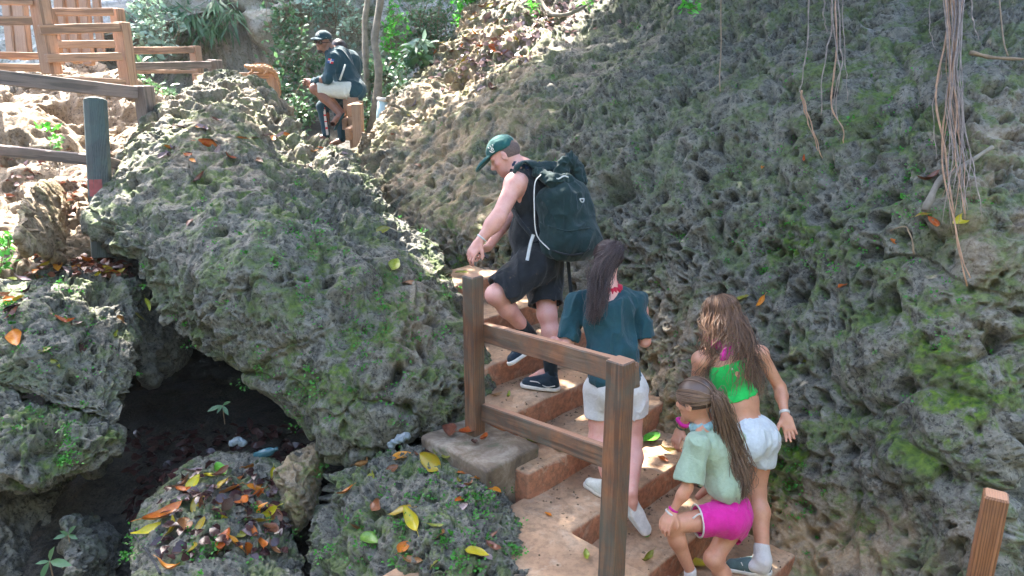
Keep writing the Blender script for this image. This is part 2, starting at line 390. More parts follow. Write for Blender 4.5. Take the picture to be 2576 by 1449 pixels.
M['soil'] = mat_rock('brown_soil', (.012, .011, .009), (.03, .026, .02), (.09, .075, .055))
# ------------------------------------------------------------------ ground
def grid_sheet(name, x0, x1, y0, y1, nx, ny, zf, mat):
    xs = np.linspace(x0, x1, nx); ys = np.linspace(y0, y1, ny); X, Y = np.meshgrid(xs, ys); Z = zf(X, Y)
    V = np.stack([X, Y, Z], -1).reshape(-1, 3); I = np.arange(nx*ny).reshape(ny, nx)
    F = np.stack([I[:-1, :-1], I[:-1, 1:], I[1:, 1:], I[1:, :-1]], -1).reshape(-1, 4)
    return obj(name, V, F, mat, loc=(0, 0, 0), attrs={'moss': np.zeros(len(V)), 'tan': np.zeros(len(V))})
def terrain(X, Y):
    P = np.stack([X, Y, X*0], -1)
    back = sstep(5.75, 6.7, Y - 1.1*sstep(-4.0, -3.3, X) + .25*vnoise(P*.8, 3))
    front = -.05 + .35*sstep(3.6, 5.2, Y)*(1-sstep(-.2, .8, X)) - .9*sstep(-.6, .6, X)
    z = front*(1-back)+(2.3-.62*sstep(-1.8, -2.8, X)*(1-sstep(8.5, 10, Y))+.05*(Y-7))*back
    v_ = (-X+Y)*.7071; gap = .70+(v_-3.1)/.40*.17-.75
    z = np.where(X > -2.4, np.minimum(z, np.maximum(gap, -1.2)), z)
    z = z + .10*fbm(P*1.1, 4, 11)+.05*fbm(P*5, 3, 12)
    return z
grid_sheet('ground', -16, 14, -6, 22, 420, 400, terrain, M['soil'])['kind'] = 'structure'
far = bpy.data.materials.new('earth'); far.use_nodes = True; far.node_tree.nodes['Principled BSDF'].inputs['Base Color'].default_value = (.12, .10, .06, 1)
g2 = grid_sheet('ground_plain', -150, 150, -150, 150, 8, 8, lambda X, Y: X*0-1.3, far); g2['kind'] = 'structure'
# ------------------------------------------------------------------ stairs
TH = math.radians(45); E_ = np.array([math.cos(TH), math.sin(TH), 0]); W_ = np.array([-math.sin(TH), math.cos(TH), 0]); ZA = CAMZ-2.1; RISE = .17
def zt(k): return ZA-RISE*k
vk = lambda x, y, k: float(Uz(x, y, zt(k))@W_); uk = lambda x, y, k: float(Uz(x, y, zt(k))@E_)
VA = np.mean([vk(1307, 1035, 0), vk(1484, 954, 0)]); VB = np.mean([vk(1430, 1138, 1), vk(1631, 1030, 1)]); VC = np.mean([vk(1443, 1341, 2), vk(1716, 1160, 2)]); VD = np.mean([vk(1631, 1444, 3), vk(1764, 1344, 3)])
RUN = (VA-VD)/3
VN = lambda k: VA-RUN*k
UL = uk(1443, 1341, 2); UB = uk(1322, 1193, 1); UR = uk(1640, 1030, 1)
print('stairs', VA, VB, VC, VD, RUN, 'u', UL, UB, UR, uk(1962, 1378, 3), uk(1962, 1378, 4))
def S(u, v, z): return E_*u+W_*v+np.array([0, 0, z])
st = thing('concrete_stairs', S(UL, VN(5), zt(6)), 'worn terracotta coloured concrete staircase climbing between the boulder and the rock wall', 'stairs')
def slab(name, u0, u1, v0, v1, z0, z1, mat, parent, bev=.022, seed=0, amp=.006, step=.05):
    """worn cast slab: subdivided box with rounded, slightly uneven arrises"""
    import bmesh
    h = [(u1-u0)/2, (v1-v0)/2, (z1-z0)/2]; c = S((u0+u1)/2, (v0+v1)/2, (z0+z1)/2)
    m = MB().box((0, 0, 0), np.eye(3), h, 0.0001); bm = bmesh.new()
    bmesh.ops.create_cube(bm, size=2)
    for v in bm.verts: v.co = Vector((v.co.x*h[0], v.co.y*h[1], v.co.z*h[2]))
    bmesh.ops.bevel(bm, geom=list(bm.edges), offset=bev, segments=3, profile=.5, affect='EDGES', clamp_overlap=True)
    for ax in range(3):
        for q in np.arange(-h[ax]+bev+step, h[ax]-bev-step*.5, step):
            nrm = [0, 0, 0]; nrm[ax] = 1
            bmesh.ops.bisect_plane(bm, geom=list(bm.verts)+list(bm.edges)+list(bm.faces), plane_co=[q*n_ for n_ in nrm], plane_no=nrm)
    V = np.array([v.co[:] for v in bm.verts]); F = [[v.index for v in f.verts] for f in bm.faces]; bm.free()
    V = c+V[:, :1]*E_+V[:, 1:2]*W_+V[:, 2:]*np.array([0, 0, 1.])
    V = V+amp*vec_noise(V*4, seed)+amp*.6*vec_noise(V*14, seed+3)
    return obj(name, V, F, mat, parent, True)
for k in range(-3, 6):
    u0 = 2.83 if k == 1 else (3.02 if k <= 0 else UL-.004)
    u1 = UR+.5 if k < 0 else (UR+.30 if k < 3 else UR-.15)
    if k == 2: continue
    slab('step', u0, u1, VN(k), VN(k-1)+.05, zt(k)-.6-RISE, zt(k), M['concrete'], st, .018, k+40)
def slab_poly(name, poly, z0, z1, mat, parent, bev, seed, amp=.005):
    import bmesh
    bm = bmesh.new(); vs = [bm.verts.new((u, v, z1)) for u, v in poly]; f = bm.faces.new(vs); bm.normal_update()
    if f.normal.z < 0: f.normal_flip()
    r = bmesh.ops.extrude_face_region(bm, geom=[f]); 
    for v in [g for g in r['geom'] if isinstance(g, bmesh.types.BMVert)]: v.co.z = z0
    bmesh.ops.recalc_face_normals(bm, faces=list(bm.faces)); bmesh.ops.bevel(bm, geom=list(bm.edges), offset=bev, segments=3, profile=.5, affect='EDGES', clamp_overlap=True)
    for ax in range(3):
        c = [v.co[ax] for v in bm.verts]
        for q in np.arange(min(c)+.05, max(c)-.03, .06):
            nrm = [0, 0, 0]; nrm[ax] = 1; bmesh.ops.bisect_plane(bm, geom=list(bm.verts)+list(bm.edges)+list(bm.faces), plane_co=[q*n_ for n_ in nrm], plane_no=nrm)
    V = np.array([v.co[:] for v in bm.verts]); F = [[v.index for v in f.verts] for f in bm.faces]; bm.free(); V = V[:, :1]*E_+V[:, 1:2]*W_+V[:, 2:]*np.array([0, 0, 1.]); V = V+amp*vec_noise(V*4, seed)+amp*.6*vec_noise(V*14, seed+3)
    return obj(name, V, F, mat, parent, True)
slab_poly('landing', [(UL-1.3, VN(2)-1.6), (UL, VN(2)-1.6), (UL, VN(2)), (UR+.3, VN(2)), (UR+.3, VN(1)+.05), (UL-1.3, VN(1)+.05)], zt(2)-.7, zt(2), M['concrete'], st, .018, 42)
# pedestal block under the post
cr, cf = Uz(1326, 1108, zt(.55)), Uz(1196, 1151, zt(.55))
bl = slab('concrete_block', 2.60, 3.045, 2.80, 3.42, zt(2)-.4, zt(.55), M['block'], None, .02, 5, .01)
tag(bl, 'stained concrete block beside the stairs carrying the left post of the near railing', 'concrete block')
ZP = zt(.55)
# ------------------------------------------------------------------ timber
def timber(name, a, b, wd, ht, mat, parent, up=(0, 0, 1), bev=.006, seed=0, bow=.004):
    a = np.asarray(a, float); b = np.asarray(b, float); m = MB(); d = b-a; L = np.linalg.norm(d); d = d/L; u_ = np.asarray(up, float)
    sd_ = np.cross(d, u_); sd_ /= np.linalg.norm(sd_); u_ = np.cross(sd_, d); n = max(4, int(L/.09))
    prof = []; hw, hh = wd/2, ht/2
    for sx, sy in ((1, 1), (-1, 1), (-1, -1), (1, -1)):
        for t in (0, 1):
            ox, oy = (bev, 0) if (t == 0) == (sx*sy > 0) else (0, bev)
            prof.append((sx*(hw-ox), sy*(hh-oy)))
    prof = sorted(prof, key=lambda p: math.atan2(p[1], p[0])); V = []; k = len(prof); G = []
    ts = np.r_[0, bev/L, np.linspace(0, 1, n)[1:-1], 1-bev/L, 1]
    for i, t in enumerate(ts):
        e = 1-(bev/min(hw, hh)) if i in (0, len(ts)-1) else 1
        w_ = .6*bow*vnoise(np.array([t*L*1.3+seed*7.7, seed, 0.]), 3), .6*bow*vnoise(np.array([t*L*1.3+seed*3.3, seed+9, 0.]), 4)
        for px_, py_ in prof:
            V.append(a+d*L*t+sd_*(px_*e+w_[0])+u_*(py_*e+w_[1])); G.append((t*L+seed*3.7, px_+seed*1.3, py_+seed*2.1))
    F = []; q = len(ts)
    for i in range(q-1):
        for j in range(k): F.append([i*k+j, i*k+(j+1) % k, (i+1)*k+(j+1) % k, (i+1)*k+j])
    F.append(list(range(k))[::-1]); F.append([(q-1)*k+j for j in range(k)])
    V = np.array(V); V = V+.0018*vec_noise(V*18, seed)
    o = obj(name, V, F, mat, parent, False)
    at = o.data.attributes.new('grain', 'FLOAT_VECTOR', 'POINT'); at.data.foreach_set('vector', np.array(G, np.float32).ravel())
    return o
_ts = [0]
def T(name, a, b, wd, ht, mat, parent, up=(0, 0, 1), **k): _ts[0] += 1; return timber(name, a, b, wd, ht, mat, parent, up, seed=_ts[0], **k)
def top_at(base, y):
    """height above base whose pixel row is y"""
    lo, hi = 0, 4
    for _ in range(40):
        m = (lo+hi)/2; yy = pix(base+np.array([0, 0, m]))[1]
        if yy > y: lo = m
        else: hi = m
    return base+np.array([0, 0, lo])
Z3 = np.array([0, 0, 1.])
# near railing
p1b = Uz(1195, 1085, ZP); p2b = Uz(1537, 1462, zt(2)); p1t = top_at(p1b, 692); p2t = top_at(p2b, 905)
rl = thing('wooden_railing', p1b, 'weathered brown railing of two posts and two rails in front of the stairs', 'railing', None)
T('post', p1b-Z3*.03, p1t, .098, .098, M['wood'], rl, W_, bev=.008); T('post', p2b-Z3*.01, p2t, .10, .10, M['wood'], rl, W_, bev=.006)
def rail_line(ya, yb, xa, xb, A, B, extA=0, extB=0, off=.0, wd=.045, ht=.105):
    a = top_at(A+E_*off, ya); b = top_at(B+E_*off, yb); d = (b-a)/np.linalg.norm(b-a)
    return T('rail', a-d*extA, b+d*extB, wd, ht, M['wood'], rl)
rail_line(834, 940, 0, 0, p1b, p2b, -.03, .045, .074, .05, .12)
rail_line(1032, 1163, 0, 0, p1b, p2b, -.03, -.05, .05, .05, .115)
print('p1', p1b, p1t, 'p2', p2b, p2t, pix(p2t))
# far right post
def vpost(x, y0, y1, d, wd, mat, parent, up, name='post', **k):
    b = U(x, y1, d); t = top_at(b, y0); return T(name, b, t, wd, wd, mat, parent, up, **k), b, t
rp = thing('railing_post', U(2432, 1560, 3.6), 'orange brown post at the lower right corner, apart from the railing', 'post')
T('post', U(2437, 1580, 3.62), top_at(U(2437, 1580, 3.62), 1243), .10, .10, M['wood_red'], rp, np.array([.5, .85, 0]), bev=.008)
q_ = U(2470, 1449, 3.5); T('rail', q_-E_*.05-Z3*.03, q_+np.array([-.5, -.9, -.35]), .045, .1, M['wood_red'], rp)
# ------------------------------------------------------------------ upper railings
def frame(name, label, posts, rails, mat, wd=.12, group='railings of the upper steps', rmat=None, rh=None):
    """posts: (x, ytop, ybottom, depth at the top); rails: ((x,y,d),(x,y,d),height px)"""
    x, yt, yb, d = posts[0][:4] if posts else (rails[0][0][0], 0, rails[0][0][1], rails[0][0][2])
    o = thing(name, U(x, yb, d), label, 'railing', group)
    for (x, yt, yb, d, *r) in posts:
        t = U(x, yt, d); lo = t.copy(); 
        while pix(lo)[1] < yb and lo[2] > -1: lo = lo-Z3*.02
        wx = r[0] if r else wd
        T('post', lo, t, wx, wx, r[1] if len(r) > 1 else mat, o, np.array([.35, .94, 0]), bev=.008)
    for (a, b, h) in rails:
        dm = (a[2]+b[2])/2; T('rail', U(*a), U(*b), .05, h*dm/FPX, rmat or mat, o)
    return o
frame('wooden_railing', 'tall pale orange railing frame with two posts at the upper left',
      [(90, -60, 182, 6.6, .13), (306, 55, 219, 7.3, .115)],
      [((100, 76, 6.63), (300, 69, 7.25), 23), ((115, 148, 6.66), (305, 141, 7.28), 21), ((-60, 53, 6.3), (80, 52, 6.6), 22), ((-60, 2, 6.3), (80, 5, 6.6), 17), ((125, 197, 6.7), (314, 207, 7.3), 16)], M['wood_far'])
frame('wooden_railing', 'second pale railing frame standing just behind the tallest one at the upper left',
      [(293, 21, 205, 8.2, .115), (122, 20, 160, 7.9, .11)],
      [((104, 31, 7.9), (286, 30, 8.1), 19), ((112, 112, 7.9), (290, 111, 8.15), 19)], M['wood_far'])
frame('wooden_railing', 'railing with sunlit white top edges at the left picture edge',
      [(-50, 90, 240, 7.5)], [((-60, 137, 7.4), (110, 141, 7.7), 17), ((-60, 168, 7.3), (110, 170, 7.6), 20)], M['wood_far'])
pl_ = thing('pole_fence', U(150, 130, 9.2), 'row of upright pale poles behind the railings at the upper left', 'fence')
for x, w_, yb in ((52, .17, 150), (153, .14, 150), (184, .13, 160), (214, .13, 165), (20, .12, 150), (105, .12, 150), (245, .10, 150)):
    t = U(x-8, -60, 9.2); b = U(x+12, yb, 9.3); T('pole', b, t, w_, w_*.6, M['wood_far'], pl_, np.array([.2, .97, 0]), bev=.012)
frame('wooden_railing', 'grey brown railing with one sloping rail ending at a squat post left of the boulder',
      [(361, 215, 325, 6.9, .135)], [((-60, 187, 5.8), (345, 234, 6.85), 34)], M['wood_grey'])
dk = frame('wooden_railing', 'dark green round topped post with one low rail beside the tan boulder', [], [((-60, 372, 6.1), (232, 402, 6.14), 27), ((262, 405, 6.2), (330, 424, 6.4), 25)], M['wood_grey'])
tp = U(239, 250, 6.15); bt = U(262, 650, 6.1)
ax_p = (tp-bt)/np.linalg.norm(tp-bt)
Vt, Ft = tube_geo([bt, bt+ax_p*.3, tp-ax_p*.012, tp], [.095, .093, .090, .078], 10)
po = obj('post', Vt, Ft, M['wood_dark'], dk, False); at = po.data.attributes.new('grain', 'FLOAT_VECTOR', 'POINT'); at.data.foreach_set('vector', (Vt[:, [2, 0, 1]]).astype(np.float32).ravel())
po['label'] = 'dark green post with a red paint patch near its foot'
m_ = MB(); a_ = np.linspace(-2.0, -.9, 6)
pv = [tp-ax_p*.66+np.array([.0965*math.cos(a), .0965*math.sin(a), 0]) for a in a_]+[tp-ax_p*.80+np.array([.0975*math.cos(a), .0975*math.sin(a), 0]) for a in a_]
def flat_mat(name, col, rough=.7, var=.25, sc=20, bump=.2, spec=None):
    n = NT(name); a = n.noise(sc, 5, .6); c = n.mix(n.ramp(a, [(.3, 0.), (.7, 1.)]), tuple(x*(1-var) for x in col), tuple(min(1, x*(1+var)) for x in col))
    kw = {'Specular_IOR_Level': spec} if spec is not None else {}
    return n.out(c, rough, n.bump(a, bump, .005), **{k.replace(' ', '_'): v for k, v in kw.items()})
M['red_paint'] = flat_mat('red_paint', (.28, .06, .05))
obj('paint_patch', np.array(pv), [[i, i+1, i+7, i+6] for i in range(5)], M['red_paint'], po, True)
frame('wooden_railing', 'long pale railing of three rails running right behind the boulder top',
      [(490, 115, 212, 10.2, .12)], [((328, 127, 9.0), (484, 125, 10.15), 17), ((330, 180, 9.0), (492, 180, 10.1), 9)], M['wood_far'])
frame('wooden_railing', 'darker railing with a squat post whose end shows above the boulder peak',
      [(539, 150, 205, 8.9, .13)], [((334, 167, 7.9), (530, 163, 8.85), 18)], M['wood_grey'])
fi = frame('wooden_railing', 'pale railing with a tall end post carrying the iguana',
      [(684, 182, 292, 9.4, .115)], [((488, 194, 9.2), (690, 189, 9.4), 16)], M['wood_far'])
# railing by the seated men: posts receding, rails seen end on
fm = thing('wooden_railing', U(905, 400, 8.5), 'short railing of three posts in a row seen end on, seat of the two men', 'railing')
ax_ = np.array([.15, .99, 0]); 
for (x, yt, yb, d) in ((899, 261, 410, 8.3), (887, 245, 350, 8.9), (877, 231, 330, 9.5)):
    t = U(x, yt, d); T('post', t-Z3*(.72 if d < 8.5 else .6), t, .105, .105, M['wood_far'], fm, ax_, bev=.006)
for (x, y, d, L) in ((880, 279, 8.38, .55), (870, 264, 8.95, .5), (861, 247, 9.5, .5), (876, 338, 8.5, .5), (867, 313, 9.0, .5)):
    c_ = U(x, y, d); T('rail', c_, c_+np.array([.02, L, .03]), .066, .135, M['wood_far'], fm)
# nail heads on the near railing
def nails(par, spots, r=.006):
    for x, y, d in spots:
        p = U(x, y, d); m = MB(); m.tube([p, p-unit_(fwd)*.004], r, 8); m.build('nail', M['nail'], par, True)
def unit_(v): return np.asarray(v, float)/np.linalg.norm(v)
M['nail'] = flat_mat('rusty_iron', (.06, .035, .025), .6, .3)
# grit on the treads
g_ = np.random.default_rng(17); Vg = []; Fg = []; ng = 0
for _ in range(900):
    k = int(g_.integers(-2, 5)); u = g_.uniform(3.05 if k <= 0 else UL, UR+.1); vv = VN(k-1)-abs(g_.normal())*.05-.004 if g_.random() < .6 else g_.uniform(VN(k), VN(k-1))
    if k == 2 and g_.random() < .7: u = g_.uniform(UL-.6, UR); vv = g_.uniform(VN(2)-(1.0 if u < UL else 0), VN(1))
    c_ = S(u, vv, zt(k)+.004); s_ = g_.uniform(.002, .009)*(1 if g_.random() < .9 else 2); o_ = np.array([[1, 0, 0], [-1, 0, 0], [0, 1, 0], [0, -1, 0], [0, 0, .8], [0, 0, -.8]])*s_*g_.uniform(.6, 1.3, (6, 1)); Vg.append(c_+o_)
    Fg += [[ng+a for a in f] for f in ((0, 2, 4), (2, 1, 4), (1, 3, 4), (3, 0, 4), (2, 0, 5), (1, 2, 5), (3, 1, 5), (0, 3, 5))]; ng += 6
M['grit'] = flat_mat('grit', (.16, .11, .07), .9, .5, 40); tag(obj('grit', np.concatenate(Vg), Fg, M['grit'], None, False), 'small stones and dirt strewn on the treads', 'grit', None, 'stuff')
# ------------------------------------------------------------------ rocks
wall_out = [(1270, -260), (1225, -60), (1190, 0), (1150, 60), (1090, 130), (1020, 190), (985, 230), (965, 290), (930, 350), (905, 400), (900, 470), (930, 560), (980, 650), (1030, 740), (1100, 820), (1250, 900),
            (1420, 990), (1560, 1080), (1620, 1150), (1680, 1230), (1800, 1330), (1880, 1430), (1950, 1560), (2250, 1640), (2420, 1600), (2490, 1449), (2500, 1300), (2530, 1180), (2562, 1050), (2566, 900), (2600, 800), (2800, 700), (2860, 300), (2850, -260), (2000, -330)]
wall_ctl = [(1150, 60, 9.2), (1000, 230, 8.2), (940, 380, 7.8), (1060, 540, 6.75), (950, 500, 7.2), (1150, 690, 6.35), (1300, 300, 7.0), (1300, 60, 8.8), (1230, 180, 8.2), (1480, 880, 5.95), (1400, 500, 6.35), (1631, 1020, 5.5), (1716, 1150, 5.1), (1960, 1380, 4.45), (1600, 600, 5.75),
            (1700, -100, 8.0), (1700, 60, 6.9), (1700, 300, 6.0), (2000, 400, 5.25), (2000, 700, 4.95), (2000, 1000, 4.75), (2000, 0, 6.1), (2400, 0, 5.2), (2400, 300, 4.4), (2400, 560, 4.0), (2300, 900, 4.05), (2520, 700, 3.8), (2200, 1300, 4.25), (2700, 300, 4.2), (2300, 1100, 3.95), (1850, 820, 5.15), (1500, -250, 10.5)]
wp = [('all_moss', 0, 0, 0, 0, .44), ('moss', 2330, 950, 260, 260, .55), ('moss', 2250, 250, 300, 250, .35), ('moss', 2000, 610, 90, 60, .7), ('moss', 1150, 640, 60, 80, .9), ('moss', 1980, 1180, 120, 110, .7), ('moss', 2150, 1330, 90, 120, .5), ('moss', 2420, 1050, 110, 160, .6),
      ('tan', 1000, 350, 260, 330, .55), ('tan', 1250, 560, 160, 260, .45), ('tan', 1650, 1000, 170, 200, .7), ('tan', 2050, 1400, 300, 130, .8), ('tan', 1900, 1300, 100, 100, .6), ('tan', 2500, 500, 130, 300, .35), ('tan', 1200, 100, 200, 200, .5)]
relief_rock('rock_wall', 'huge pitted grey limestone wall with moss patches filling the right half', wall_out, wall_ctl, M['rock'], N=840, bulge=.35, thick=2.2, cen=(1780, 560), seed=3, big=.13, cell=.165, amp=1.15, streak=.15, plate=.12, smooth=.6, paint=wp, cat='rock wall', key='wall', smooth_out=2)
b_out = [(243, 560), (250, 500), (300, 430), (306, 360), (345, 325), (372, 285), (440, 248), (490, 212), (540, 194), (592, 202), (640, 225), (680, 250), (696, 305), (750, 345), (820, 378), (885, 405), (930, 450), (978, 505), (1015, 540), (1055, 575), (1100, 622), (1130, 700), (1165, 760),
         (1195, 830), (1212, 950), (1206, 1060), (1090, 1096), (980, 1090), (900, 1122), (850, 1132), (800, 1085), (720, 1045), (620, 975), (560, 920), (480, 860), (400, 805), (350, 720), (322, 650), (270, 620)]
b_ctl = [(580, 215, 7.3), (700, 300, 7.1), (600, 330, 6.4), (600, 450, 5.8), (930, 430, 6.6), (900, 550, 5.8), (1100, 640, 5.6), (1160, 850, 4.95), (1165, 1050, 4.68), (1130, 950, 4.78), (700, 600, 5.2), (700, 800, 4.9), (850, 1090, 4.6), (500, 840, 5.0), (300, 600, 5.4), (330, 400, 6.1), (1000, 850, 4.85), (1000, 1050, 4.6)]
bp = [('all_moss', 0, 0, 0, 0, .5), ('moss', 900, 900, 300, 250, .4), ('tan', 600, 300, 400, 160, .3), ('tan', 1050, 800, 120, 120, .25), ('moss', 560, 480, 250, 120, .25)]
relief_rock('boulder', 'massive dark karst boulder in the centre left leaning over a black hollow', b_out, b_ctl, M['rock'], N=640, bulge=.42, thick=2.1, cen=(700, 640), seed=13, big=.15, cell=.17, amp=1.2, plate=.10, smooth=.6, paint=bp, cat='boulder', key='boulder', streak=.35)
R = [('rock', 'dark filler rock added in the gap between the jagged left rock and the big boulder to keep sun out', [(290, 640), (380, 630), (450, 760), (470, 880), (380, 960), (320, 860)], [(370, 780, 6.0), (340, 660, 6.1), (420, 900, 6.0)], 'rock_dark', 120, .3, 1.2, 35, .08, .15, [], 'r15', .8),  # filler added to stop sun leaking through the gap
     ('rock', 'mossy leaf strewn rock at the bottom centre between the hollow and the stairs landing', [(812, 1190), (870, 1160), (950, 1130), (1010, 1098), (1060, 1103), (1090, 1128), (1150, 1160), (1230, 1172), (1262, 1205), (1290, 1260), (1320, 1300), (1345, 1360), (1350, 1449), (1360, 1560), (800, 1580), (775, 1449), (785, 1330), (800, 1250)],
      [(1050, 1125, 4.55), (1000, 1250, 4.1), (1230, 1230, 4.15), (1100, 1400, 3.7), (850, 1400, 4.0), (1320, 1420, 3.72)], 'rock', 380, .25, 1.0, 21, .08, .13, [('all_moss', 0, 0, 0, 0, .6)], 'r3', 1.15),
     ('rock', 'low rock covered in orange and yellow leaves at the bottom left of centre', [(335, 1560), (340, 1449), (338, 1330), (380, 1270), (440, 1215), (500, 1172), (560, 1150), (650, 1155), (705, 1180), (712, 1250), (725, 1330), (775, 1400), (785, 1560)],
      [(560, 1165, 4.95), (550, 1300, 4.35), (500, 1430, 3.95), (700, 1300, 4.45)], 'rock', 300, .25, 1.0, 22, .08, .13, [('all_moss', 0, 0, 0, 0, .5)], 'r4', 1.),
     ('rock', 'small upright brown rock wedged between the two leaf strewn rocks', [(690, 1185), (722, 1142), (800, 1112), (828, 1135), (812, 1200), (792, 1290), (745, 1340), (700, 1300)], [(760, 1200, 4.7), (760, 1300, 4.6), (800, 1130, 4.85)], 'rock', 120, .25, .6, 23, .05, .17, [('all_tan', 0, 0, 0, 0, .7), ('all_moss', 0, 0, 0, 0, .6)], 'r5', .8),
     ('rock', 'dim low rock in the shadow at the lower left behind a small green plant', [(160, 1312), (200, 1290), (280, 1300), (335, 1330), (355, 1449), (340, 1580), (190, 1580), (165, 1400)], [(250, 1320, 4.9), (250, 1430, 4.6)], 'rock', 150, .25, .8, 24, .06, .18, [('all_moss', 0, 0, 0, 0, .2)], 'r6', .9),
     ('rock', 'jagged grey rock on the left with dead leaves heaped on its top', [(-90, 620), (0, 640), (60, 636), (150, 648), (260, 660), (325, 690), (345, 780), (350, 900), (335, 980), (300, 1075), (200, 1060), (80, 1020), (0, 990), (-90, 980)],
      [(100, 660, 5.7), (100, 740, 5.15), (100, 850, 4.85), (200, 980, 4.7), (300, 900, 5.0), (0, 950, 4.55)], 'rock', 360, .3, 1.2, 25, .10, .15, [('all_moss', 0, 0, 0, 0, .45)], 'r7', 1.15),
     ('rock', 'moss streaked ledge below the jagged rock at the left edge', [(-90, 970), (0, 985), (100, 1030), (180, 1042), (240, 1062), (292, 1090), (292, 1130), (240, 1180), (150, 1200), (60, 1222), (-90, 1215)],
      [(100, 1050, 4.6), (100, 1150, 4.45), (260, 1110, 4.6), (-40, 1000, 4.5)], 'rock', 260, .25, 1.0, 26, .08, .14, [('all_moss', 0, 0, 0, 0, .75)], 'r8', 1.),
     ('rock', 'dark undercut rock base at the lower left corner', [(-90, 1150), (100, 1150), (250, 1130), (285, 1200), (270, 1300), (220, 1400), (150, 1560), (-90, 1580)], [(100, 1200, 5.3), (100, 1400, 5.0)], 'rock', 140, .3, 1.0, 27, .1, .25, [], 'r9', .7),
     ('boulder', 'small rounded orange brown boulder beside the dark green post', [(42, 600), (52, 520), (80, 470), (122, 455), (200, 472), (236, 510), (250, 570), (240, 640), (150, 655), (60, 630)], [(130, 480, 6.3), (130, 560, 5.9), (150, 640, 5.8)], 'rock_tan', 200, .35, .9, 28, .09, .30, [('all_moss', 0, 0, 0, 0, .3)], 'r10', .22),
     ('rock', 'rock face behind the hollow under the big boulder, shade put into its black colour', [(200, 700), (700, 700), (1000, 800), (1120, 1150), (900, 1300), (600, 1290), (300, 1290), (150, 1200)], [(600, 900, 7.3), (300, 1200, 6.9), (900, 1150, 6.6), (200, 800, 7)], 'hollow_shade', 150, .3, 1.2, 29, .15, .3, [], 'r11', .8),
     ('rock', 'pale brown rocky bank behind the railings at the left', [(-120, 230), (0, 212), (110, 175), (190, 148), (245, 165), (295, 195), (340, 260), (400, 255), (450, 262), (490, 300), (380, 350), (330, 450), (330, 620), (100, 700), (-120, 700)],
      [(0, 300, 7.6), (200, 180, 9.6), (200, 300, 8.2), (0, 500, 6.9), (250, 450, 7.1), (400, 290, 8.8), (-100, 500, 6.5)], 'rock_tan', 320, .3, 2.0, 30, .28, .42, [], 'bank', .5),
     ('rock', 'small knob of pale rock on the back shoulder of the big boulder', [(600, 260), (620, 235), (660, 228), (700, 250), (735, 275), (740, 330), (640, 350), (600, 320)], [(670, 280, 7.5)], 'rock', 120, .3, .8, 31, .06, .2, [('all_tan', 0, 0, 0, 0, .3)], 'r12', 1.0),
     ('rock', 'low pale rock at the foot of the thin tree between railing and rock wall', [(905, 330), (940, 325), (985, 340), (1000, 420), (990, 480), (930, 480), (900, 420)], [(950, 380, 8.2)], 'rock_tan', 100, .2, .8, 32, .08, .2, [], 'r13', .8),
     ('rock', 'shadowed rock mass behind the lower right post', [(2400, 700), (2760, 640), (2850, 1000), (2850, 1640), (2300, 1700), (2330, 1300), (2400, 1000)], [(2600, 1100, 4.9), (2450, 1000, 5.2), (2400, 1600, 4.7), (2850, 1000, 4.8), (2600, 1700, 4.6)], 'rock_dark', 160, .3, 1.5, 33, .12, .25, [], 'r14', .8),
     ]
for (nm, lb, ol, ct, mt, N, bu, th, sdd, bg_, ce, pt, ky, am) in R:
    relief_rock(nm, lb, ol, ct, M[mt], N=N, bulge=bu, thick=th, seed=sdd, big=bg_, cell=ce, amp=am, paint=pt, cat=nm, key=ky)
cl_out = [(-700, -900), (1900, -900), (1900, 100), (1400, 620), (500, 620), (-700, 620)]
cl_ctl = [(0, 0, 12.5), (400, 0, 12.2), (640, 0, 11.6), (700, 40, 11.3), (640, 200, 12.4), (800, 150, 12.2), (900, 300, 11.3), (1100, 100, 13.0), (1150, 300, 12.0), (600, 330, 11.2), (0, 300, 11.5), (300, 300, 11.3), (600, -700, 12.5), (-500, -200, 11), (-500, 400, 9.5), (1600, -200, 13.5)]
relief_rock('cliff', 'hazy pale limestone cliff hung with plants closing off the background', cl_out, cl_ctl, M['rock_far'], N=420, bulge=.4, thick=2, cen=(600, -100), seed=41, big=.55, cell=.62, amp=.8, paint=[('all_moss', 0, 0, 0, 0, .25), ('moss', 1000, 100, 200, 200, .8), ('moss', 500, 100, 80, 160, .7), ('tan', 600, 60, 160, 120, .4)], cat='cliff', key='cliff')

# the other side of the gorge, behind and beside the camera
def back_wall(label, pts, h, seed):
    P = spline([(x, y, 0) for x, y in pts], 160); s = np.linspace(0, 1, 46); V = []
    for t in s: V.append(P+np.array([0, 0, -2+(h+2)*t])+np.array([0, 0, 0])*t)
    V = np.array(V); c = np.array([0, 5., 0]); out = V-c; out[..., 2] = 0; out /= np.linalg.norm(out, axis=-1)[..., None]
    V = V+out*(s[:, None, None]**2*1.2+.9*fbm(V/1.6, 4, seed)[..., None]+.25*fbm(V/.4, 3, seed+3)[..., None]); n0, n1 = V.shape[:2]; V2 = V+out*1.2; I = np.arange(n0*n1).reshape(n0, n1); J_ = I+n0*n1
    F = [np.stack([A[:-1, :-1], A[1:, :-1], A[1:, 1:], A[:-1, 1:]], -1).reshape(-1, 4)[:, ::k] for A, k in ((I, 1), (J_, -1))]+[np.stack([I[-1, :-1], J_[-1, :-1], J_[-1, 1:], I[-1, 1:]], -1)]
    o = obj('cliff', np.concatenate([V.reshape(-1, 3), V2.reshape(-1, 3)]), np.concatenate(F), M['rock_dark'], attrs={'moss': np.full(2*n0*n1, .7), 'tan': np.zeros(2*n0*n1), 'crest': np.zeros(2*n0*n1)}); tag(o, label, 'cliff')
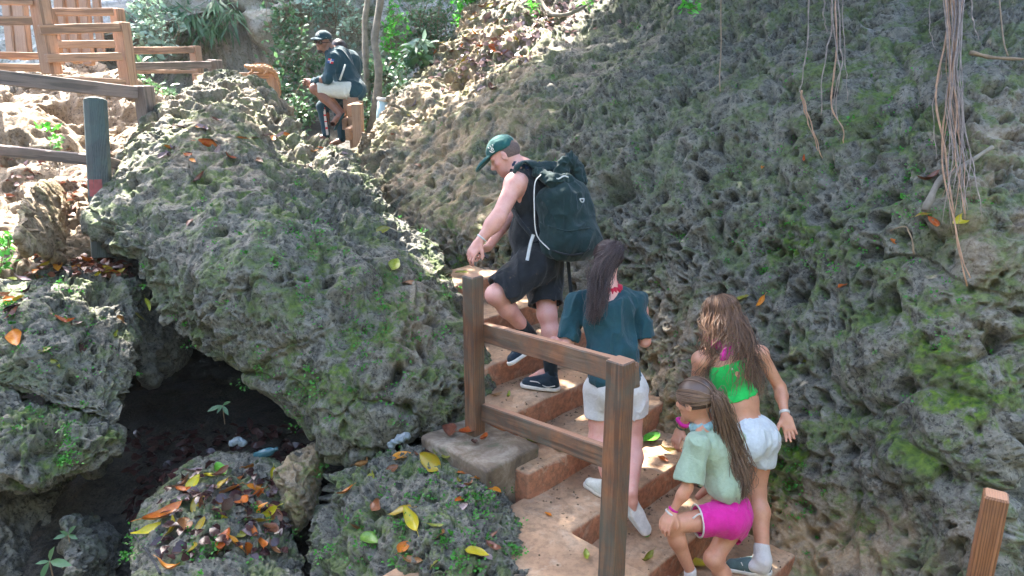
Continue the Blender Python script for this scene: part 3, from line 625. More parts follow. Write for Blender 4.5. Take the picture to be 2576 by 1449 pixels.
back_wall('mossy cliff closing off the gorge on the side of the viewer', [(-9.5, 6.5), (-9, 1), (-6, -3.2), (0, -4.6), (5, -3.0), (7.2, 1.5), (6.5, 3.5)], 8.5, 61)
# ------------------------------------------------------------------ added leaf cover above the frame, its gaps placed to let sun patches through
def leaf_mat(name, a, b, rough=.5, trans=.25):
    n = NT(name); i = n.N.new('ShaderNodeObjectInfo'); r = n.noise(3.2, 3, .6); q = n.noise(60, 3, .6)
    c = n.mix(n.ramp(r, [(.35, 0.), (.65, 1.)]), a, b); c = n.mix(n.ramp(q, [(.4, 0.), (.8, .3)]), c, tuple(x*.6 for x in a))
    m = n.out(c, rough)
    t = n.N.new('ShaderNodeBsdfTranslucent'); n.set(t.inputs[0], c); x = n.N.new('ShaderNodeMixShader'); x.inputs[0].default_value = trans
    o = n.N['Material Output']; n.t.links.new(n.b.outputs[0], x.inputs[1]); n.t.links.new(t.outputs[0], x.inputs[2]); n.t.links.new(x.outputs[0], o.inputs[0]); return m
M['canopy'] = leaf_mat('canopy_leaf', (.04, .08, .02), (.09, .14, .03))
M['bark'] = flat_mat('bark', (.20, .17, .13), .85, .4, 12, .6)
def leaves_geo(P, D, Nn, L, Wd, curl=.15):
    """pointed folded leaves: base points P, directions D, normals Nn, lengths L, widths Wd -> V, F (two quads + two tris each as quads)"""
    n = len(P); D = D/np.linalg.norm(D, axis=1)[:, None]; S_ = np.cross(D, Nn); S_ /= np.linalg.norm(S_, axis=1)[:, None]+1e-9; Nn = np.cross(S_, D)
    L = np.broadcast_to(L, n)[:, None]; Wd = np.broadcast_to(Wd, n)[:, None]
    rows = [(0, 0), (.3, .42), (.62, .46), (1, 0)]
    pts = []
    for t, hw in rows:
        c = P+D*L*t+Nn*L*curl*(t-t*t*1.4)
        if hw == 0: pts.append(c)
        else: pts += [c-S_*Wd*hw+Nn*Wd*.12, c, c+S_*Wd*hw+Nn*Wd*.12]
    V = np.stack(pts, 1).reshape(-1, 3); o = (np.arange(n)*8)[:, None]
    F = np.concatenate([o+np.array(q) for q in ([0, 3, 2, 1], [1, 2, 5, 4], [2, 3, 6, 5], [4, 5, 6, 7])])
    F[:n] = o+np.array([0, 3, 2, 1]); F2 = F.copy(); return V, F2
LIT = [(1440, 958, 5.7, .13), (1660, 1180, 5.0, .17), (1945, 1385, 4.3, .10), (1290, 900, 6.0, .16), (1300, 800, 6.1, .12), (1050, 560, 6.0, .22), (990, 480, 6.4, .26), (900, 420, 6.8, .2), (1100, 640, 5.7, .15), (820, 380, 6.6, .14), (640, 400, 6.3, .10), (1230, 100, 8.8, .65), (1340, 60, 8.6, .6), (1130, 170, 8.4, .35), 
       (580, 215, 7.3, .32), (760, 330, 7.0, .34), (620, 300, 6.8, .1), (450, 270, 6.9, .15), (20, 520, 6.8, .9), (60, 650, 5.7, .28), (200, 668, 5.7, .10), (1680, 1250, 4.25, .12), (1355, 800, 5.3, .10), (1190, 690, 4.6, .10), (1400, 850, 4.6, .10), (1560, 900, 3.9, .08), (1770, 900, 4.4, .10), (1500, 420, 6.0, .09), (840, 200, 9.6, .7), (960, 260, 9.2, .3), (400, 100, 9.5, 1.3), (150, 100, 7, 1.2), (1450, 720, 5.2, .1), (1800, 330, 5.6, .06), (540, 370, 6.2, .12), (1800, 780, 4.3, .08), (1250, 345, 5.2, .1)]
def canopy():
    zc = 7.6; T_ = [(U(x, y, d), r) for x, y, d, r in LIT]
    H = np.array([[*(p+SUN*((zc-p[2])/SUN[2]))[:2], r] for p, r in T_])
    n = 88000; g = np.random.default_rng(5); P = np.stack([g.uniform(-5.8, 4.5, n), g.uniform(3.5, 12, n), zc+g.normal(0, .12, n)], -1)
    # shade only what stands in the gorge: density falls off towards the left and the back
    dist = np.min(np.stack([np.hypot(P[:, 0]-h[0], P[:, 1]-h[1])-h[2] for h in H]), 0)
    dens = .85+.15*sstep(-.35, .15, vnoise(P*np.array([1.1, 1.1, 0]), 8)+.3)
    dens *= sstep(-6.5, -5.6, P[:, 0]-.35*(P[:, 1]-7)) * (1-sstep(10.6, 11.6, P[:, 1]))
    keep = (dist > 0.05) & (g.random(n) < dens); P = P[keep]; n = len(P)
    D = g.normal(size=(n, 3))*np.array([1, 1, .3]); Nn = np.array([0, 0, 1.])+.35*g.normal(size=(n, 3))
    V, F = leaves_geo(P, D, Nn, g.uniform(.10, .2, n), g.uniform(.06, .11, n)); return V, F, P
Vc, Fc, Pc = canopy()
ct = thing('tree', (4.6, 9.6, 5.4), 'unseen leaf cover added above the gorge to shade it, gaps left for sun patches', 'tree')  # unseen tree form added to cast the shade pattern
obj('crown', Vc, Fc, M['canopy'], ct)
mb = MB(); mb.tube(spline([(4.6, 9.6, 5.3), (4.2, 9.4, 6.6), (3.2, 8.8, 7.4), (1.0, 8.0, 7.75), (-1.5, 7.8, 7.7)], 24), np.linspace(.2, .05, 24), 10)
for q in range(9):
    a = np.array([3.2-q*.5, 8.8-q*.1, 7.6]); s_ = 1 if q % 2 else -1
    mb.tube(spline([a, a+np.array([-.5, s_*1.2, .1]), a+np.array([-.9, s_*2.4, .0])], 8), np.linspace(.05, .015, 8), 6)
mb.build('trunk', M['bark'], ct, True)
# ------------------------------------------------------------------ people: signed-distance modelling
def unit(v): v = np.asarray(v, float); return v/(np.linalg.norm(v)+1e-12)
def frame3(f, u):
    f = unit(f); u = np.asarray(u, float); u = unit(u-f*(u@f)); return f, u, np.cross(f, u)       # forward, up, right
class SDF:
    def __init__(s, lo, hi, h):
        s.lo = np.asarray(lo, float); s.h = h; s.n = np.maximum(3, np.ceil((np.asarray(hi, float)-s.lo)/h).astype(int)+1)
        s.D = np.full(s.n, .5, np.float32)
    @classmethod
    def around(c, pts, pad, h):
        P = np.array(pts); return c(P.min(0)-pad, P.max(0)+pad, h)
    def sub(s, lo, hi):
        a = np.clip(np.floor((np.asarray(lo)-s.lo)/s.h).astype(int), 0, s.n-1); b = np.clip(np.ceil((np.asarray(hi)-s.lo)/s.h).astype(int)+1, 1, s.n)
        if np.any(b <= a): return None, None
        sl = tuple(slice(a[i], b[i]) for i in range(3))
        g = np.meshgrid(*[s.lo[i]+s.h*np.arange(a[i], b[i]) for i in range(3)], indexing='ij'); return sl, np.stack(g, -1)
    def put(s, sl, d, k, op):
        o = s.D[sl]; d = d.astype(np.float32)
        if op == '-': d = -d; q = np.maximum(k-np.abs(o-d), 0)/k; s.D[sl] = np.maximum(o, d)+q*q*k*.25
        else: q = np.maximum(k-np.abs(o-d), 0)/k; s.D[sl] = np.minimum(o, d)-q*q*k*.25
        return s
    def cone(s, a, b, ra, rb, k=.02, op='+', flat=None, ff=1.):
        a = np.asarray(a, float); b = np.asarray(b, float); m = max(ra, rb)+k+.03
        sl, P = s.sub(np.minimum(a, b)-m, np.maximum(a, b)+m)
        if sl is None: return s
        q = P-a; d = b-a
        if flat is not None:
            fl = unit(flat); fl = unit(fl-unit(d)*(fl@unit(d))); q = q+(ff-1)*(q@fl)[..., None]*fl
        t = np.clip((q@d)/(d@d), 0, 1); r = ra+(rb-ra)*t
        dist = np.linalg.norm(q-t[..., None]*d, axis=-1)-r
        return s.put(sl, dist/(ff if ff > 1 else 1)**.5, k, op)
    def chain(s, pts, rs, k=.02, op='+', **kw):
        for i in range(len(pts)-1): s.cone(pts[i], pts[i+1], rs[i], rs[i+1], k, op, **kw)
        return s
    def ell(s, c, r, R=None, k=.02, op='+'):
        c = np.asarray(c, float); r = np.array(np.broadcast_to(r, 3), float); m = r.max()+k+.03; sl, P = s.sub(c-m, c+m)
        if sl is None: return s
        q = P-c
        if R is not None: q = q@np.array(R).T
        e = np.linalg.norm(q/r, axis=-1); g = np.linalg.norm(q/(r*r), axis=-1)+1e-9
        return s.put(sl, e*(e-1)/g, k, op)
    def box(s, c, hf, R, rad=.01, k=.01, op='+'):
        c = np.asarray(c, float); hf = np.array(hf, float); m = np.linalg.norm(hf)+k+.02; sl, P = s.sub(c-m, c+m)
        if sl is None: return s
        q = np.abs((P-c)@np.array(R).T)-(hf-rad); d = np.linalg.norm(np.maximum(q, 0), axis=-1)+np.minimum(q.max(-1), 0)-rad
        return s.put(sl, d, k, op)
    def grid(s):
        return np.stack(np.meshgrid(*[s.lo[i]+s.h*np.arange(s.n[i]) for i in range(3)], indexing='ij'), -1)
    def cut(s, p, n, k=.004):
        g = s.grid(); d = ((g-np.asarray(p, float))@unit(n)).astype(np.float32); o = s.D
        q = np.maximum(k-np.abs(o-d), 0)/k; s.D = np.maximum(o, d)+q*q*k*.25; return s
    def net(s):
        D = s.D; n = s.n; ins = D < 0
        c = ins[:-1, :-1, :-1].astype(np.int8)
        for i in (0, 1):
            for j in (0, 1):
                for k in (0, 1):
                    if i+j+k: c = c+ins[i:n[0]-1+i, j:n[1]-1+j, k:n[2]-1+k]
        act = (c > 0) & (c < 8); idx = np.full(act.shape, -1, np.int64); A = np.argwhere(act); idx[act] = np.arange(len(A))
        acc = np.zeros((len(A), 3)); cnt = np.zeros(len(A))
        cor = [(0, 0, 0), (1, 0, 0), (0, 1, 0), (1, 1, 0), (0, 0, 1), (1, 0, 1), (0, 1, 1), (1, 1, 1)]
        val = [D[A[:, 0]+a, A[:, 1]+b, A[:, 2]+e] for a, b, e in cor]
        for p in range(8):
            for q in range(p+1, 8):
                if sum(abs(cor[p][i]-cor[q][i]) for i in range(3)) != 1: continue
                m = (val[p] < 0) != (val[q] < 0); t = np.where(m, val[p]/(val[p]-val[q]+1e-12), 0)
                pt = np.array(cor[p])+t[:, None]*(np.array(cor[q])-np.array(cor[p])); acc += pt*m[:, None]; cnt += m
        V = s.lo+s.h*(A+acc/cnt[:, None]); F = []
        for ax in range(3):
            a1, a2 = [(1, 2), (2, 0), (0, 1)][ax]
            sa = [slice(1, -1)]*3; sa[ax] = slice(0, -1); sb = [slice(1, -1)]*3; sb[ax] = slice(1, None)
            x, y = ins[tuple(sa)], ins[tuple(sb)]; E = np.argwhere(x != y); sg = x[x != y]
            off = np.array([1, 1, 1]); off[ax] = 0; E = E+off; e1 = np.zeros(3, int); e1[a1] = 1; e2 = np.zeros(3, int); e2[a2] = 1
            g = lambda Q: idx[Q[:, 0], Q[:, 1], Q[:, 2]]
            q = np.stack([g(E-e1-e2), g(E-e2), g(E), g(E-e1)], 1); q[~sg] = q[~sg][:, ::-1]; F.append(q)
        F = np.concatenate(F); F = F[(F >= 0).all(1)]; return V, F
    def mesh(s, name, mat, parent, disp=None, relax=1, loc=None, rings=None):
        V, F = s.net()
        for _ in range(relax):
            A = np.zeros_like(V); c = np.zeros(len(V))
            for i in range(4):
                for j in (1, 3):
                    for a in range(3): A[:, a] += np.bincount(F[:, i], V[F[:, (i+j) % 4], a], len(V))
                    c += np.bincount(F[:, i], minlength=len(V))
            V = .5*V+.5*A/np.maximum(c, 1)[:, None]
        if disp is not None: V = V+normals(V, F)*disp(V)[:, None]
        return obj(name, V, F, mat, parent, True, loc)
def folds(amp, scale, seed, vec=(1, 1, .35)):
    v = np.array(vec)
    def f(V):
        Q = V*v/scale; Q = Q+.5*vec_noise(Q*.6, seed); n = vnoise(Q, seed+1)
        return 1.5*amp*(1-2.2*np.abs(n)**.8) + amp*.5*vnoise(Q*2.6, seed+2)
    return f
def head(S, c, f, u, sc=1., neck=None, rn=.052):
    f, u, r = frame3(f, u); c = np.asarray(c, float); L = lambda a, b, e: c+sc*(f*a+u*b+r*e); R = [f, r, u]
    S.ell(L(-.012, .028, 0), sc*np.array([.098, .077, .092]), R, .02); S.ell(L(.03, -.035, 0), sc*np.array([.062, .060, .075]), R, .03)
    S.ell(L(.052, -.075, 0), sc*np.array([.040, .042, .034]), R, .03); S.ell(L(.073, -.098, 0), sc*np.array([.02, .022, .018]), R, .02)
    S.ell(L(.075, .022, 0), sc*np.array([.018, .052, .014]), R, .015)
    for e in (-1, 1):
        S.ell(L(.086, .002, e*.031), sc*np.array([.016, .017, .010]), R, .012, '-'); S.ell(L(.060, -.022, e*.042), sc*np.array([.022, .02, .018]), R, .02)
        S.ell(L(-.004, -.008, e*.080), sc*np.array([.019, .009, .031]), R, .006); S.ell(L(.002, -.006, e*.090), sc*np.array([.009, .008, .016]), R, .004, '-')
    S.chain([L(.088, .012, 0), L(.112, -.026, 0), L(.098, -.036, 0)], [sc*.008, sc*.012, sc*.011], .008)
    for e in (-1, 1): S.ell(L(.098, -.032, e*.012), sc*np.array([.011, .009, .008]), R, .006)
    S.ell(L(.093, -.058, 0), sc*np.array([.010, .024, .006]), R, .006); S.ell(L(.091, -.070, 0), sc*np.array([.010, .020, .007]), R, .006)
    S.ell(L(.104, -.0635, 0), sc*np.array([.010, .024, .0022]), R, .003, '-')
    if neck is not None: S.cone(L(-.022, -.05, 0), neck, rn*sc, rn*1.12*sc, .03)
def hand(S, w, d, n, side, sc=1., curl=.4, spread=.12, thumb=.8, fist=False):
    """w wrist, d pointing direction, n palm normal (towards the inside), side +1/-1 where the thumb is"""
    d = unit(d); n = unit(np.asarray(n, float)-d*(np.asarray(n, float)@d)); t = np.cross(d, n)*side; w = np.asarray(w, float)
    S.chain([w, w+d*.03*sc], [.024*sc, .027*sc], .02, flat=n, ff=1.35)
    S.box(w+d*.055*sc, np.array([.044, .040, .014])*sc, [d, t, n], .013*sc, .015)
    base = [(.030, .098, .074), (.010, .103, .082), (-.011, .099, .076), (-.030, .090, .060)]
    for i, (o, b, L) in enumerate(base):
        p = w+(d*b+t*o)*sc; a = (curl*(.75+.12*i)); dd = d+t*(.5-i/3.)*spread
        pts = [p-dd*.012*sc, p]; cur = p; ang = 0
        for q in (.46, .31, .23):
            ang += a*(1.1 if q < .4 else .75); v = unit(dd)*math.cos(ang)+n*math.sin(ang); cur = cur+v*L*q*sc; pts.append(cur)
        S.chain(pts, np.array([.0095, .0092, .0085, .0078, .0066])*sc, .004)
    p = w+(d*.028+t*.028)*sc; v = unit(d*.75+t*thumb+n*.45); S.chain([p, p+v*.034*sc, p+(v*.034+unit(v+d*.5+n*.2)*.028)*sc, p+(v*.034+unit(v+d*.5+n*.2)*.028+unit(v*.6+d+n*.3)*.02)*sc], np.array([.016, .012, .0098, .0075])*sc, .01)
def skin_mat(name, a, b, blush, rough=.48):
    n = NT(name); q = n.noise(13, 5, .65); f = n.noise(120, 3, .6)
    c = n.mix(n.ramp(q, [(.35, 0.), (.65, 1.)]), a, b); c = n.mix(n.ramp(n.noise(26, 4, .65), [(.52, 0.), (.72, .5)]), c, blush)
    return n.out(c, rough, n.bump(f, .12, .002), **{'Subsurface_Weight': .12, 'Subsurface_Scale': .03})
M['skin'] = skin_mat('pink_skin', (.64, .30, .235), (.74, .40, .32), (.60, .18, .14))
M['skin_tan'] = skin_mat('tanned_skin', (.52, .235, .14), (.64, .33, .21), (.54, .17, .11))
M['skin_brown'] = skin_mat('brown_skin', (.20, .09, .055), (.30, .14, .09), (.16, .07, .045))
def cloth(name, a, b=None, dirt=None, sc=60, rough=.85, dsc=5, dth=.6):
    n = NT(name); w1 = n.noise(300, 2, .5); q = n.noise(6, 5, .65); b = b or tuple(x*.8 for x in a)
    c = n.mix(n.ramp(q, [(.35, 0.), (.65, 1.)]), a, b); c = n.mix(n.ramp(n.noise(sc, 4, .7), [(.4, 0.), (.75, .3)]), c, tuple(x*.55 for x in a))
    if dirt: c = n.mix(n.ramp(n.noise(dsc, 7, .75, .6), [(dth, 0.), (dth+.1, .75)]), c, dirt)
    return n.out(c, rough, n.bump(w1, .25, .0015, n.bump(n.noise(16, 3, .5, 1.5), .6, .012)), **{'Sheen_Weight': .15, 'Specular_IOR_Level': .25})
def hair_mat(name, a, b, rough=.42):
    n = NT(name); q = n.noise(5, 3, .6); f = n.attr('tint'); c = n.mix(f, a, b); c = n.mix(n.ramp(q, [(.4, 0.), (.7, .4)]), c, b)
    return n.out(c, rough, None, **{'Specular_IOR_Level': .5})
def strands(name, mat, parent, paths, r0=.0026, r1=.0008, nseg=16, jit=.006, seed=0, curl=0.):
    """many thin tapered tubes in one mesh; paths: list of control-point lists"""
    g = np.random.default_rng(seed); Vs = []; Fs = []; T_ = []; o = 0; k = 4
    for p in paths:
        P = spline(np.array(p), nseg); t = np.linspace(0, 1, nseg)
        if curl: P = P+curl*t[:, None]*vec_noise(P*np.array([14, 14, 9.])+g.uniform(0, 9), seed)
        P[1:] += jit*g.normal(size=3)*t[1:, None]
        V, F = tube_geo(P, r0+(r1-r0)*t**2, k, False); Vs.append(V); Fs.append(np.array(F)+o); o += len(V); T_.append(np.full(len(V), g.random()))
    V = np.concatenate(Vs); F = np.concatenate(Fs)
    return obj(name, V, F, mat, parent, True, attrs={'tint': np.concatenate(T_)})
def skull_path(c, f, u, r, rad, a, b, n=7):
    """great-arc path over the skull ellipsoid from direction a to b"""
    a = unit(a); b = unit(b); om = math.acos(np.clip(a@b, -1, 1)); out = []
    for t in np.linspace(0, 1, n):
        v = (math.sin((1-t)*om)*a+math.sin(t*om)*b)/math.sin(om); out.append(c+f*v[0]*rad[0]+r*v[1]*rad[1]+u*v[2]*rad[2])
    return out
def shoe(parent, heel, toe, up, upper, sole, sc=1., stripes=None, lace=None):
    heel = np.asarray(heel, float); toe = np.asarray(toe, float); d = unit(toe-heel); u = unit(np.asarray(up, float)-d*(np.asarray(up, float)@d)); r = np.cross(d, u); L = np.linalg.norm(toe-heel)
    A = lambda x, y, z: heel+d*x*L+u*y*sc+r*z*sc
    S = SDF.around([heel, toe, A(.2, .12, 0)], .07, .0045)
    S.chain([A(.14, .040, 0), A(.42, .038, 0), A(.80, .030, .004)], [.036*sc, .038*sc, .036*sc], .03, flat=u, ff=1.05); S.cone(A(.16, .05, 0), A(.19, .092, 0), .036*sc, .037*sc, .02); S.cone(A(.22, .085, 0), A(.62, .045, 0), .032*sc, .026*sc, .03)
    S.cut(A(0, .016, 0), -u); S.cone(A(.17, .088, 0), A(.19, .14, 0), .030*sc, .034*sc, .006, '-')
    up_ = S.mesh('upper', upper, parent)
    S = SDF.around([heel, toe, A(.2, .12, 0)], .07, .0045); S.chain([A(.13, .014, 0), A(.45, .014, .0), A(.82, .014, .004)], [.041*sc, .040*sc, .043*sc], .03); S.cut(A(0, .026, 0), u); S.cut(A(0, .0, 0), -u)
    so_ = S.mesh('sole', sole, parent)
    if stripes:
        for q in (.38, .47, .56):
            for e in (-1, 1):
                m = MB(); m.tube([A(q, .030, e*.037), A(q+.05, .058, e*.030), A(q+.08, .07, e*.020)], .0045*sc, 6); m.build('stripe', stripes, up_, True)
    if lace:
        m = MB()
        for q in (.36, .43, .50, .57, .64): m.tube([A(q, .058-(q-.36)*.06, -.020), A(q+.02, .076-(q-.36)*.085, 0), A(q, .058-(q-.36)*.06, .020)], .0035*sc, 6)
        m.build('laces', lace, up_, True)
    return up_
def person(loc, label, group=None): return thing('person', loc, label, 'person', group)
def band(parent, name, mat, c, ax, R, th=.007, tw=.012, wob=0.):
    """ring around a wrist or a neck"""
    ax = unit(ax); a = unit(np.cross(ax, [0, 0, 1.]) if abs(ax[2]) < .9 else np.cross(ax, [1., 0, 0])); b = np.cross(ax, a); V = []; F = []; n = 20; m = 8
    for i in range(n):
        t = 2*math.pi*i/n; rr = R*(1+wob*math.sin(3*t+1)); o = np.asarray(c, float)+rr*(math.cos(t)*a+math.sin(t)*b)
        for j in range(m):
            s = 2*math.pi*j/m; V.append(o+th*math.cos(s)*(math.cos(t)*a+math.sin(t)*b)+tw*math.sin(s)*ax)
    for i in range(n):
        for j in range(m): F.append([i*m+j, ((i+1) % n)*m+j, ((i+1) % n)*m+(j+1) % m, i*m+(j+1) % m])
    return obj(name, np.array(V), F, mat, parent, True)
# ---- the man with the backpack
M['cap_green'] = cloth('cap_green', (.012, .075, .066), (.02, .11, .10)); M['bag'] = cloth('bag_canvas', (.007, .022, .021), (.012, .034, .032), (.07, .08, .075), dsc=4, dth=.60)
M['black'] = cloth('black_fabric', (.011, .013, .016), (.02, .023, .026)); M['muddy'] = cloth('muddy_black_fabric', (.012, .014, .016), (.02, .022, .025), (.30, .19, .10), dsc=26, dth=.63)
M['navy'] = cloth('navy_fabric', (.012, .025, .065)); M['white_cl'] = cloth('white_fabric', (.72, .70, .68), (.60, .58, .55), (.42, .28, .2), dsc=7, dth=.66)
M['teal'] = cloth('teal_jersey', (.014, .065, .078), (.010, .045, .055)); M['red_cl'] = cloth('red_fabric', (.55, .015, .05)); M['pink_cl'] = cloth('pink_fabric', (.68, .02, .30), (.58, .015, .25), (.25, .02, .1), dth=.68)
M['green_cl'] = cloth('green_knit', (.02, .50, .09), (.015, .42, .07)); M['sage'] = cloth('sage_jersey', (.36, .45, .33), (.30, .39, .28)); M['denim'] = cloth('white_denim', (.62, .66, .68), (.52, .55, .57), (.34, .23, .17), dsc=9, dth=.62)
M['sock'] = cloth('black_sock', (.012, .018, .02)); M['sock_w'] = cloth('white_sock', (.7, .66, .64)); M['rub_w'] = flat_mat('white_rubber', (.62, .58, .52), .6, .2); M['suede'] = cloth('dark_suede', (.015, .03, .045))
M['hair_dk'] = hair_mat('dark_brown_hair', (.022, .013, .014), (.085, .05, .045)); M['hair_br'] = hair_mat('brown_hair', (.06, .030, .018), (.24, .125, .065)); M['hair_kid'] = hair_mat('light_brown_hair', (.055, .03, .02), (.25, .15, .09)); M['hair_sh'] = flat_mat('cropped_hair', (.13, .085, .07), .8, .3, 90)
M['metal'] = flat_mat('metal', (.55, .55, .52), .35, .1); M['beige'] = cloth('off_white_cotton', (.66, .68, .62), (.55, .57, .52)); M['bandana'] = cloth('pale_patterned_cotton', (.42, .60, .62), (.20, .36, .38), sc=120)
def J(x, y, d): return U(x, y, d)
def leg(S, hip, knee, ank, s=1., calf_dir=None, k=.03, r=(.085, .060, .055, .036)):
    hip, knee, ank = map(np.asarray, (hip, knee, ank))
    S.cone(hip, knee, r[0]*s, r[1]*s, k); S.ell(knee, .056*s, None, k)
    m = knee+(ank-knee)*.30+(unit(calf_dir)*.018*s if calf_dir is not None else 0)
    S.cone(knee, m, r[2]*s, .056*s, k); S.cone(m, ank, .056*s, r[3]*s, k)
def foot(S, ank, toe, s=1.): S.chain([ank, (np.asarray(ank)*.5+np.asarray(toe)*.5), toe], [.034*s, .034*s, .026*s], .02)
def arm(S, sh, el, wr, s=1., k=.025):
    sh, el, wr = map(np.asarray, (sh, el, wr)); S.ell(sh, .058*s, None, k); S.cone(sh, el, .052*s, .040*s, k); m = el+(wr-el)*.3; S.cone(el, m, .041*s, .043*s, k); S.cone(m, wr, .043*s, .025*s, k)
def man():
    F_ = unit([-.93, .36, 0]); Rt = np.cross(F_, [0, 0, 1.])   # facing up the stairs; right-hand side
    rt = unit([.36, .93, 0])
    o = person(J(1375, 985, 5.15)*np.array([1, 1, 0])+np.array([0, 0, zt(0)]), 'man in a dark green cap and black sleeveless clothes climbing under a big backpack')
    hd = J(1270, 392, 5.10); nk = J(1318, 428, 5.12); ch = J(1338, 490, 5.16); wa = J(1330, 590, 5.16); pe = J(1345, 645, 5.16)
    shL = J(1296, 462, 4.97); elL = J(1253, 548, 4.86); wrL = J(1207, 606, 4.86); shR = J(1345, 452, 5.32); elR = J(1285, 545, 5.34); wrR = J(1228, 622, 5.12)
    hpL = J(1345, 665, 5.06); knL = J(1247, 742, 4.98); anL = J(1330, 838, 5.22); toL = J(1292, 898, 5.16)
    hpR = J(1368, 672, 5.26); knR = J(1376, 790, 5.16); anR = J(1386, 935, 5.16)
    S = SDF.around([hd+[0, 0, .15], nk, ch, wa, shR, elL, wrL, hpR, knL, anR, toL, J(1170, 640, 4.85), J(1345, 1000, 5.1)], .14, .0065)
    head(S, hd, unit(-.30*Rt+.9*F_*1.0+np.array([0, 0, -.62])), unit(F_*.55+np.array([0, 0, 1.])), 1.06, nk, .056)
    R = [F_, rt, [0, 0, 1]]
    S.ell(ch, [.125, .19, .19], R, .05); S.cone(nk-[0, 0, .02], ch, .09, .12, .05, flat=F_, ff=1.2); S.cone(nk, shL, .055, .06, .05); S.cone(nk, shR, .055, .06, .05); S.ell(wa, [.11, .15, .16], R, .06); S.ell(pe, [.12, .165, .13], R, .05)
    S.ell(shL, .075, None, .04); S.cone(shL, elL, .064, .050, .03); m = elL+(wrL-elL)*.3; S.cone(elL, m, .050, .052, .03); S.cone(m, wrL, .052, .030, .03)
    S.cone(shR, elR, .06, .046, .03); S.cone(elR, wrR, .046, .030, .03)
    hand(S, wrL, unit(J(1188, 636, 4.86)-wrL), [.4, .6, -.4], 1, 1.05, .55); hand(S, wrR, unit(J(1196, 634, 5.05)-wrR), [.2, -.6, -.6], -1, 1.05, .7)
    leg(S, hpL, knL, anL, 1.12, [.5, 0, -.6]); leg(S, hpR, knR, anR, 1.10, -F_); foot(S, anL, toL)
    foot(S, anR, anR+F_*.14-[0, 0, .07])
    S.mesh('body', M['skin'], o, relax=1)
    # cropped hair and beard shadow
    f, u, r = frame3(unit(-.30*Rt+.9*F_+np.array([0, 0, -.62])), unit(F_*.55+np.array([0, 0, 1.])))
    S = SDF.around([hd], .17, .006); S.ell(hd+1.06*(-.020*f+.022*u), 1.06*np.array([.096, .079, .090]), [f, r, u], .01); S.cut(hd+f*.012, f); S.cut(hd-u*.045, -u); S.mesh('hair', M['hair_sh'], o)
    # cap
    cp = SDF.around([hd], .25, .006); cc = hd+u*.055-f*.004; cp.ell(cc, [.112, .094, .088], [f, r, u], .01); cp.cut(cc-u*.018+f*.0, -unit(u-.10*f)); capo = cp.mesh('cap', M['cap_green'], o, folds(.002, .05, 3))
    bm_ = SDF.around([hd], .32, .005); bc = cc+f*.135-u*.022; bm_.ell(bc, [.10, .078, .030], [unit(f-.18*u), r, unit(u+.18*f)], .01); bm_.ell(bc-u*.012-f*.01, [.105, .085, .027], [unit(f-.18*u), r, unit(u+.18*f)], .004, '-'); bm_.mesh('brim', M['cap_green'], capo)
    lg = MB(); lo = cc+f*.045-r*.085+u*.012
    lo = cc + (f*.45-r*.87)*np.array(.097)+u*.02
    lg.tube([lo+.020*(math.cos(a)*f+math.sin(a)*u)-r*.004 for a in np.linspace(-2.6, .0, 9)], .0030, 5); lg.tube([lo+.008*(math.cos(a)*f+math.sin(a)*u)-r*.004 for a in np.linspace(0, 6.28, 9)], .0028, 5)
    for a in (-.014, 0, .014): lg.tube([lo+f*a+u*.014-r*.004, lo+f*a*1.3+u*.026-r*.003], .0028, 5)
    lg.build('emblem', M['rub_w'], capo, True)
    # tank top: torso volume with wide arm holes
    S = SDF.around([nk, ch, wa, pe, shL, shR], .2, .0065)
    S.ell(ch, [.137, .198, .195], R, .05); S.cone(nk-[0, 0, .03], ch, .10, .13, .05, flat=F_, ff=1.1); S.cone(nk, shL, .066, .070, .04); S.cone(nk, shR, .066, .07, .04); S.ell(wa, [.128, .165, .175], R, .06); S.ell(pe, [.137, .18, .13], R, .05)
    aL = unit(shL-shR)
    S.ell(shL+aL*.05-[0, 0, .07], [.085, .085, .18], R, .01, '-'); S.ell(shR-aL*.05-[0, 0, .07], [.085, .085, .18], R, .01, '-'); S.cut(nk+[0, 0, .045], [-.3, 0, 1]); S.cut(pe-[0, 0, .03], -np.array([0, 0, 1.]))
    S.mesh('tank_top', M['muddy'], o, folds(.006, .07, 5))
    # shorts
    S = SDF.around([pe, knL, knR, hpL], .22, .0065); S.ell(pe, [.150, .19, .13], R, .05); S.ell(pe-F_*.05-[0, 0, .05], [.14, .18, .13], R, .05)
    kl = hpL+(knL-hpL)*.90; kr = hpR+(knR-hpR)*.80
    S.cone(hpL, kl+(knL-hpL)*.1, .125, .118, .05); S.cone(hpR, kr+(knR-hpR)*.1, .128, .122, .05); S.cut(wa+[0, 0, -.035], [0, 0, 1.])
    def hem(S, a, b, at, rr):
        g = S.grid(); d_ = unit(b-a); q = g-at; near = np.linalg.norm(q-(q@d_)[..., None]*d_, axis=-1) < rr; S.D = np.where(near, np.maximum(S.D, (q@d_).astype(np.float32)), S.D); return S
    hem(S, hpL, knL, kl, .19); hem(S, hpR, knR, kr, .165); S.cone(kl-unit(knL-hpL)*.05, kl+unit(knL-hpL)*.08, .098, .108, .006, '-'); S.cone(kr-unit(knR-hpR)*.05, kr+unit(knR-hpR)*.08, .100, .11, .006, '-')
    S.mesh('shorts', M['muddy'], o, folds(.007, .085, 9))
    # neckerchief
    S = SDF.around([nk, hd], .16, .006)
    ring = [nk+[0, 0, .035]+.078*(math.cos(a)*F_+math.sin(a)*rt)+np.array([0, 0, .015*math.cos(a)]) for a in np.linspace(0, 2*math.pi, 13)]
